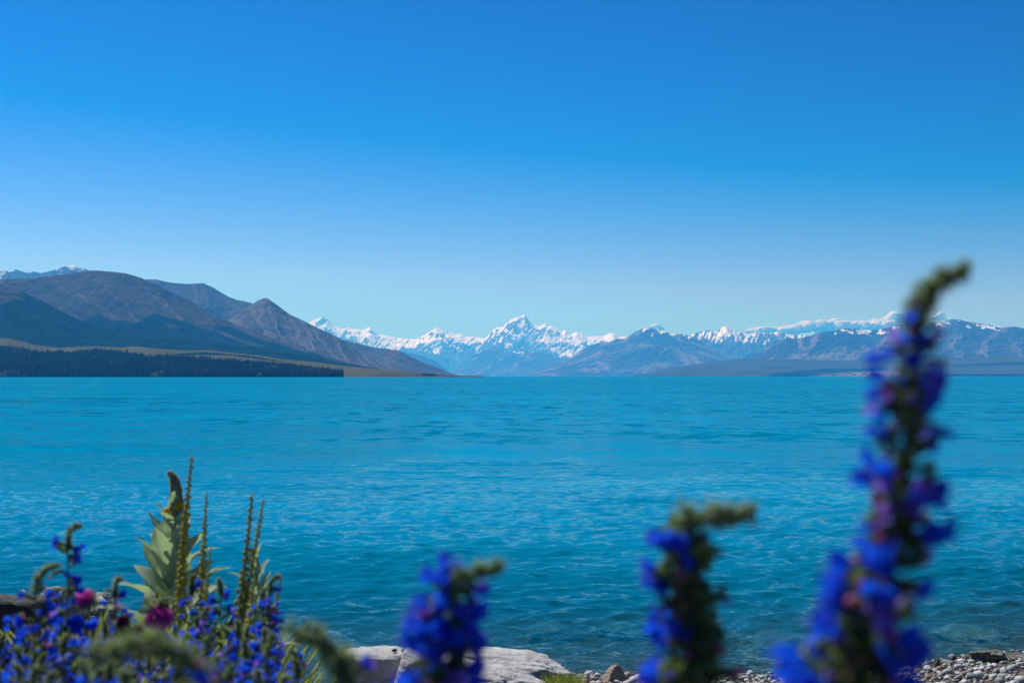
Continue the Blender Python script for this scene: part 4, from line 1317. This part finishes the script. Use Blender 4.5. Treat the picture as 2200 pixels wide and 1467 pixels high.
# thistles ----------------------------------------------------------------------
def thistle(px, py, d, R_, face, label, mat, seed, spiny=1.0, flat=.75):
    rnd = random.Random(seed); random.seed(seed)
    c = P(px, py, d); g = Vector((c.x, c.y + .02, float(ground_z(c.x, c.y)) - .01))
    root = empty('thistle', g, label, 'wildflower', 'nodding thistles in the thicket')
    fz = Vector(face).normalized()
    cc = c - g
    pts = smooth_path([Vector((0, 0, 0)), Vector((rnd.uniform(-.02, .02), 0, cc.z * .6)), cc - fz * R_ * 1.2], 6)
    b = MB(); b.tube(pts, .0035, 6, 0)
    for q in range(50):
        p = pts[rnd.randint(3, len(pts) - 1)]; o = Vector((rnd.gauss(0, 1), rnd.gauss(0, 1), rnd.gauss(0, .4))).normalized()
        b.blade(p, p + o * .009, .0025, 0)
    link('stem', b.mesh('stem', [M_bract]), root)
    q_ = frame(fz)
    b = MB(); b.blob((0, 0, -R_ * .35), R_ * .80, 0, 2, (1, 1, .8))
    for q in range(150):
        a = rnd.uniform(0, 6.28); e = rnd.uniform(-1.2, .5)
        o = Vector((math.cos(a) * math.cos(e), math.sin(a) * math.cos(e), math.sin(e)))
        s = o * R_ * .75 + Vector((0, 0, -R_ * .35))
        tip = s + (o + Vector((0, 0, -.35))).normalized() * R_ * rnd.uniform(.35, .8) * spiny
        b.blade(s, tip, R_ * .13, 0 if rnd.random() < .75 else 1)
    put('bract_cup', b.mesh('bract_cup', [M_bract, M_hair]), root, cc, q_)
    b = MB(); b.blob((0, 0, 0), R_ * .8, 0, 2, (1, 1, .45))
    for q in range(620):
        a = rnd.uniform(0, 6.28); rr_ = math.sqrt(rnd.random())
        s = Vector((math.cos(a) * rr_, math.sin(a) * rr_, 0)) * R_ * .7
        tip = Vector((math.cos(a) * rr_ * 1.05, math.sin(a) * rr_ * 1.05, flat * (1.05 - .75 * rr_ ** 2))) * R_ * rnd.uniform(.85, 1.08)
        b.blade(s, tip, R_ * .05, 0)
    put('bloom', b.mesh('bloom', [mat]), root, cc, q_)
    for j in range(3):
        a = rnd.uniform(0, 6.28); p = pts[4 + 3 * j] if 4 + 3 * j < len(pts) else pts[-3]
        o = Vector((math.cos(a), math.sin(a), .4)).normalized()
        lb = MB(); n = 9; L = .09
        for k in range(n):
            f = k / (n - 1); cpt = Vector((0, 0, L * f)); wv = .012 * math.sin(PI * min(1, f + .12))
            for sg in (-1, 1):
                lb.blade(cpt, cpt + Vector((sg * wv * 1.6, 0, .012)), .010, 0)
        lb.tube([(0, 0, 0), (0, 0, L)], .0015, 4, 0)
        put('leaf', lb.mesh('leaf', [M_bract]), root, p, frame(o), 1)
    return root


thistle(186, 1283, 2.35, .0175, (-.15, -.75, .62), 'small bright magenta thistle bloom beside the tallest bugloss', M_thist, 1)
thistle(345, 1320, 2.45, .0290, (.30, -.62, -.55), 'large nodding purple thistle bloom low in front of the mullein', M_thist, 2, 1.0, .9)
thistle(268, 1332, 2.4, .0130, (.2, -.7, .6), 'dark maroon thistle bud between the two purple blooms', M_thistd, 3, 1.3)
thistle(304, 1354, 2.3, .0085, (.1, -.8, .6), 'tiny reddish thistle bud under the maroon one', M_thistd, 4, 1.6)

# grass and low leaves of the bank (one mass) -------------------------------------
def grass(name, n, fx, mat, label, hmin, hmax, wmin, wmax):
    rs = np.random.RandomState(n)
    X, Y = fx(rs, n)
    Z = ground_z(X, Y)
    h = rs.uniform(hmin, hmax, n); w_ = rs.uniform(wmin, wmax, n)
    a = rs.rand(n) * 6.28; ln = rs.uniform(.05, .6, n) * h
    dx, dy = np.cos(a), np.sin(a); b_ = rs.rand(n) * 6.28
    sx, sy = np.cos(b_) * w_ / 2, np.sin(b_) * w_ / 2
    V = np.stack([np.stack([X - sx, Y - sy, Z], 1), np.stack([X + sx, Y + sy, Z], 1),
                  np.stack([X + sx + dx * ln * .35, Y + sy + dy * ln * .35, Z + h * .6], 1), np.stack([X - sx + dx * ln * .35, Y - sy + dy * ln * .35, Z + h * .6], 1),
                  np.stack([X + dx * ln, Y + dy * ln, Z + h * .97], 1), np.stack([X + dx * ln * 1.02, Y + dy * ln, Z + h], 1)], 1).reshape(-1, 3)
    i0 = np.arange(n)[:, None] * 6
    Fc = np.concatenate([i0 + np.array([[0, 1, 2, 3]]), i0 + np.array([[3, 2, 4, 5]])])
    o = link(name, mesh_from(name, V, Fc, mat, smooth=False))
    return tag(o, label, None, None, 'stuff')


def bankx(rs, n):
    Y = rs.uniform(2.6, 5.6, n)
    px = 120 + 520 * rs.rand(n) ** 0.9
    return (px - 1100) / F * Y, Y


grass('grass', 15000, bankx, M_grass, 'yellow green grass and low leaves filling the bank under the flowers', .12, .36, .004, .010)


def underx(rs, n):
    Y = rs.uniform(1.2, 3.0, n)
    px = rs.uniform(-200, 760, n)
    return (px - 1100) / F * Y, Y


grass('undergrowth', 6000, underx, M_leaf, 'green leaves crowded low between the bugloss stems', .15, .30, .006, .014)

# ------------------------------------------------------------------ rocks
def rock_mat(name, c1, c2, c3, strata=8.0, wet=0.0, rough=0.85):
    t = NT(name)
    v = t.obj()
    n1 = t.noise(v, 3.0, 8, 0.65)
    n2 = t.noise(t.mapping(v, (1.0, 1.0, strata)), 2.2, 6, 0.7)
    n3 = t.noise(v, 28, 4, 0.7)
    c = t.mix(t.ramp(n1, 0.35, 0.65), c1, c2)
    c = t.mix(t.math('MULTIPLY', t.ramp(n2, 0.52, 0.68), 0.55), c, c3)
    vo = t.n('ShaderNodeTexVoronoi', feature='DISTANCE_TO_EDGE'); vo.inputs['Scale'].default_value = 2.3
    wv = t.n('ShaderNodeVectorMath', operation='ADD'); t.l(v, wv.inputs[0])
    sc_ = t.n('ShaderNodeVectorMath', operation='SCALE'); t.l(t.noise(v, 2.5, 4, .6, 1), sc_.inputs[0]); sc_.inputs['Scale'].default_value = .5
    t.l(sc_.outputs[0], wv.inputs[1]); t.l(wv.outputs[0], vo.inputs['Vector'])
    crack = t.ramp(vo.outputs['Distance'], 0.0, 0.022)
    hh = t.math('ADD', t.math('MULTIPLY', n2, 0.6), t.math('MULTIPLY', n3, 0.15))
    hh = t.math('ADD', hh, t.math('MULTIPLY', n1, 0.8))
    return t.done(t.pbr(c, rough, 0.3, t.bump(hh, 0.09, 1.0)))


M_rock = rock_mat('pale_schist', (0.36, 0.375, 0.38), (0.50, 0.515, 0.52), (0.20, 0.21, 0.22))
M_rockd = rock_mat('dark_schist', (0.035, 0.037, 0.040), (0.075, 0.078, 0.082), (0.02, 0.021, 0.023), 5)
M_rockt = rock_mat('tan_rock', (0.30, 0.25, 0.17), (0.26, 0.26, 0.25), (0.20, 0.15, 0.09))
M_rockw = rock_mat('wet_rock', (0.07, 0.07, 0.045), (0.20, 0.20, 0.17), (0.05, 0.045, 0.03), 3, rough=.35)


def rock_mesh(name, dim, seed, mat, sub=5, nplanes=14, rough=.05, planes=None, ridge=6.0, k=34.0):
    rs = np.random.RandomState(seed)
    V0, F0 = IC[sub]
    N = rs.normal(size=(nplanes, 3)); N /= np.linalg.norm(N, axis=1)[:, None]
    D_ = rs.uniform(.68, 1.0, nplanes)
    if planes is not None:
        N = np.array([p[:3] for p in planes], float); D_ = np.array([p[3] for p in planes], float)
        N /= np.linalg.norm(N, axis=1)[:, None]
    dots = V0 @ N.T
    rr = np.where(dots > .05, D_[None] / np.maximum(dots, .05), 9)
    r = -np.log(np.exp(-k * np.minimum(rr, 3)).sum(1) + np.exp(-k * 1.25)) / k
    P_ = V0 * r[:, None]
    n1 = fbm(P_[:, 0] * 2 + seed, P_[:, 1] * 2 + P_[:, 2] * 1.3, 5, seed % 50)
    n2 = ridged(P_[:, 0] * 1.5 + P_[:, 1], P_[:, 2] * ridge, 5, seed % 40)
    n3 = fbm(P_[:, 0] * 7 + seed, P_[:, 1] * 7 + P_[:, 2] * 9, 4, 9)
    st = P_[:, 2] * ridge * .8 + 1.5 * n1; st = st - np.floor(st)
    P_[:, :2] *= (1 - rough * .9 * (st > .72) * (np.abs(P_[:, 2]) < .75))[:, None]
    P_ = P_ * (1 + rough * n1 * 2.2 + rough * 1.3 * (n2 - .5) + rough * .5 * n3)[:, None]
    return mesh_from(name, P_ * np.array(dim) * .5, F0, mat)


def rock(px, py, d, dim, label, mat, seed, rot=(0, 0, 0), rough=.05, planes=None, name='boulder', group=None, nplanes=14, ridge=6.0, sub=5, k=34.0):
    o = link(name, rock_mesh(name, dim, seed, mat, sub, nplanes, rough, planes, ridge, k))
    o.location = P(px, py, d); o.rotation_euler = rot
    return tag(o, label, 'rock', group)


mm = lambda d: d / F
GB = 'boulders at the water edge'
box = lambda a, b, c, e=.0: [(1, e, .05, a), (-1, .1, 0, a), (0, 1, .1, b), (.05, -1, .0, b), (0, 0, 1, c), (0, 0, -1, c), (1, 1, .4, (a + b) * .66), (-1, 1, .3, (a + b) * .66), (1, -1, .2, (a + b) * .68), (-1, -1, .3, (a + b) * .68), (.2, -1, 1, (b + c) * .68)]
d = 12.0
rock(10, 1375, d, (260 * mm(d), .5, 200 * mm(d) * 1.0), 'big dark boulder with a lit mossy top at the far left', M_rockd, 5, (-.03, .03, .1), .05, box(.95, .9, .95)[:-1], group=GB)
d = 13.0
rock(118, 1345, d, (150 * mm(d), .8, 185 * mm(d)), 'rounded pale boulder behind the dark one, ringed by flowers', M_rock, 9, (0, .2, .3), .06, group=GB, nplanes=18)
rock(226, 1318, d, (70 * mm(d), .4, 74 * mm(d)), 'small pale boulder top showing between thistle and bugloss', M_rock, 12, (0, 0, .5), .06, group=GB)
d = 14.4
rock(815, 1447, d, (165 * mm(d), .62, 118 * mm(d)), 'square pale boulder with a shaded flat front beside the green bugloss head', M_rock, 15, (0.0, .02, .05), .035, box(.95, .95, .92), group=GB, ridge=9)
rock(905, 1475, 13.9, (120 * mm(14), .55, 160 * mm(14)), 'upright pale slab leaning behind the middle bugloss', M_rock, 18, (0.1, .22, .2), .04, box(.9, .8, .95, .3), group=GB)
rock(1095, 1440, 14.9, (290 * mm(14.9), .9, 78 * mm(14.9)), 'long pale slab tapering toward the water, behind the lower slab', M_rock, 22, (0.02, .10, .10), .07,
     [(1, .2, .35, .92), (-1, 0, 0, .97), (0, 1, .1, .9), (.3, -1, 0, .85), (.02, -.05, 1, .86), (0, 0, -1, .9), (1, -1, .1, 1.05), (.55, -.1, 1, .84), (-.1, -.6, 1, .86), (1, 1, .2, 1.1)], group=GB, ridge=12, k=90.0)
rock(1050, 1470, 14.2, (300 * mm(14.2), .8, 88 * mm(14.2)), 'low pale slab in front, its lower edge on the pebbles', M_rock, 26, (0.05, .14, .08), .07,
     [(1, .2, .4, .9), (-1, 0, .2, .95), (0, 1, .1, .9), (.1, -1, .1, .9), (.3, .05, 1, .80), (-.3, -.1, 1, .84), (0, 0, -1, .9), (1, -1, .1, 1.05), (.1, -.9, 1, .86)], group=GB, ridge=12, k=90.0)
rock(1322, 1462, 14.9, (74 * mm(14.9), .30, 84 * mm(14.9)), 'pointed tan stone standing among the pebbles', M_rockt, 31, (0, .1, .4), .05,
     [(1, 0, .9, .62), (-1, .1, .45, .66), (0, 1, .3, .8), (-.3, -1, .5, .62), (.9, -.8, .3, .66), (-.6, .2, 1, .8), (0, 0, -1, .9), (.2, -1, -.2, .8)], group=GB)
rock(1358, 1458, 15.1, (62 * mm(15), .3, 46 * mm(15)), 'dark rounded stone right of the pointed tan one', M_rockd, 33, (0, 0, .2), .06, group=GB, sub=4)
rock(2112, 1412, 15.9, (70 * mm(16), .34, 46 * mm(16)), 'wet shiny rock at the waterline above the pebbles', M_rockw, 36, (0, .15, .3), .10, group=GB)
rock(2180, 1412, 16.0, (120 * mm(16), .4, 30 * mm(16)), 'flat brown wet rock running out of frame beside the shiny one', M_rockw, 38, (0, 0, 0), .08, group=GB)
rock(1690, 1452, 15.0, (34 * mm(15), .16, 34 * mm(15)), 'pale round stone poking up behind the low bugloss', M_rock, 40, (0, 0, .5), .04, group=GB, sub=4)
rock(2008, 1425, 15.6, (17 * mm(15.6), .09, 30 * mm(15.6)), 'small dark upright stone on top of the pebble bank', M_rockd, 41, (0, 0, .5), .04, group=GB, sub=4)
for j, (px, py) in enumerate(((868, 1394), (876, 1390), (884, 1393), (848, 1393))):
    rock(px, py, 14.3, (11 * mm(14.3), .05, 9 * mm(14.3)), ('dark stone at the edge of the square boulder top', 'topmost small stone on the square boulder', 'small stone on the square boulder nearest the middle bugloss', 'small stone apart from the others on the square boulder')[j],
         M_rockd, 50 + j, (0, 0, j), .05, name='stone', group='small stones on the square boulder', sub=3)
# stones under the clear shallows
for j, (px, py, wpx, lb) in enumerate(((1175, 1287, 110, 'sunken tan boulder seen through the water behind the middle bugloss'), (1350, 1280, 120, 'sunken pale boulder seen through the water left of the hooked bugloss'),
                                       (1640, 1325, 150, 'sunken brown boulder seen through the water between the two tall spikes'), (2010, 1410, 110, 'flat pale stone just under water near the pebbles'),
                                       (2080, 1330, 120, 'sunken brown boulder seen through the water right of the tallest spike'), (1480, 1390, 120, 'sunken boulder under the water behind the hooked bugloss'))):
    d = CAMH / ((py - HZ) / F)
    o = link('sunken_boulder', rock_mesh('sunken_boulder', (wpx / F * d, 1.0 * wpx / 100, .35), 70 + j, M_rockw, 4, 14, .14))
    gz = float(ground_z((px - 1100) / F * d, d))
    o.location = ((px - 1100) / F * d, d, min(-0.26, gz + .02))
    tag(o, lb, 'rock', 'boulders under the shallows')

# moss cushion / grass tuft on the shore
def tuftx(rs, n):
    a = rs.rand(n) * 6.28; r = np.sqrt(rs.rand(n))
    c = P(1210, 1467, 13.9)
    return c.x + np.cos(a) * r * .17, c.y + np.sin(a) * r * .2


grass('grass_tuft', 1500, tuftx, M_grass, 'bright green tuft of grass in front of the pale slabs', .10, .24, .003, .007)

# ------------------------------------------------------------------ pebbles
t = NT('pebble_stone')
oi = t.n('ShaderNodeObjectInfo').outputs['Random']
v = t.obj()
tn = t.math('FRACT', t.math('ADD', oi, t.at('tone')))
c = t.mix(t.ramp(tn, 0.0, 1.0), (0.20, 0.215, 0.225), (0.60, 0.61, 0.60))
c = t.mix(t.ramp(t.math('FRACT', t.math('MULTIPLY', tn, 7.3)), 0.78, 0.9), c, (0.26, 0.19, 0.13))
c = t.mix(t.math('MULTIPLY', t.ramp(t.noise(v, 40, 4), .45, .7), .35), c, (0.12, 0.12, 0.12))
M_peb = t.done(t.pbr(c, 0.75, 0.35))


def peb_mesh(seed, sub=2):
    rs = np.random.RandomState(seed)
    V0, F0 = IC[sub]
    s = np.array([1, rs.uniform(.65, .95), rs.uniform(.45, .7)])
    N = rs.normal(size=(6, 3)); N /= np.linalg.norm(N, axis=1)[:, None]
    r = np.ones(len(V0))
    for q in range(6):
        dq = V0 @ N[q]; r = np.minimum(r, np.where(dq > .1, rs.uniform(.78, .95) / np.maximum(dq, .1), 9))
    V = V0 * r[:, None] * s * .5
    return V, F0


PM = []
for k in range(8):
    V, Fc = peb_mesh(k + 5, 2)
    PM.append(mesh_from('pebble', V, Fc, M_peb))
rs = np.random.RandomState(8)
cand = []
def in_beach(px, Y):
    X = (px - 1100) / F * Y
    return ys(X) - Y > -0.25
pebs = []
zones = [(1640, 2290, 14.0, 17.6, 2500), (1225, 1640, 14.1, 15.6, 900), (960, 1240, 13.6, 14.6, 300), (640, 900, 13.4, 14.3, 260)]
for (a, b_, y0, y1, n) in zones:
    px = rs.uniform(a, b_, n); Y = rs.uniform(y0, y1, n)
    k = in_beach(px, Y)
    for p_, Y_ in zip(px[k], Y[k]):
        s = 0.038 * math.exp(rs.normal(0, .42))
        pebs.append((p_, Y_, min(s, .16)))
pebs.sort(key=lambda e: -e[2] / e[1] * (1 if CAMH and e[0] < 2200 else .2))
bigp, smallp = pebs[:300], pebs[300:]
for (px, Y, s) in bigp:
    X = (px - 1100) / F * Y
    o = link('pebble', PM[rs.randint(0, 8)], beach)
    o.location = (X, Y, float(ground_z(X, Y)) + s * .22 + rs.uniform(0, .02))
    o.rotation_euler = (rs.uniform(-.4, .4), rs.uniform(-.4, .4), rs.uniform(0, 6.28))
    o.scale = (s * 1.15, s * 1.15, s * 1.15)
V1 = [peb_mesh(k + 50, 1) for k in range(6)]
Vs = []; Fs = []; tn = []; b0 = 0
for (px, Y, s) in smallp:
    V, Fc = V1[rs.randint(0, 6)]
    X = (px - 1100) / F * Y; a = rs.uniform(0, 6.28)
    Rm = np.array([[math.cos(a), -math.sin(a), 0], [math.sin(a), math.cos(a), 0], [0, 0, 1]])
    Vs.append((V * s * 1.2) @ Rm.T + np.array([X, Y, float(ground_z(X, Y)) + s * .18 + rs.uniform(0, .02)])); Fs.append(Fc + b0); b0 += len(V); tn += [rs.rand()] * len(V)
me = mesh_from('small_pebbles', np.concatenate(Vs), np.concatenate(Fs), M_peb)
attr(me, 'tone', np.array(tn))
o = link('small_pebbles', me, beach); o['kind'] = 'stuff'
print('pebbles', len(pebs))
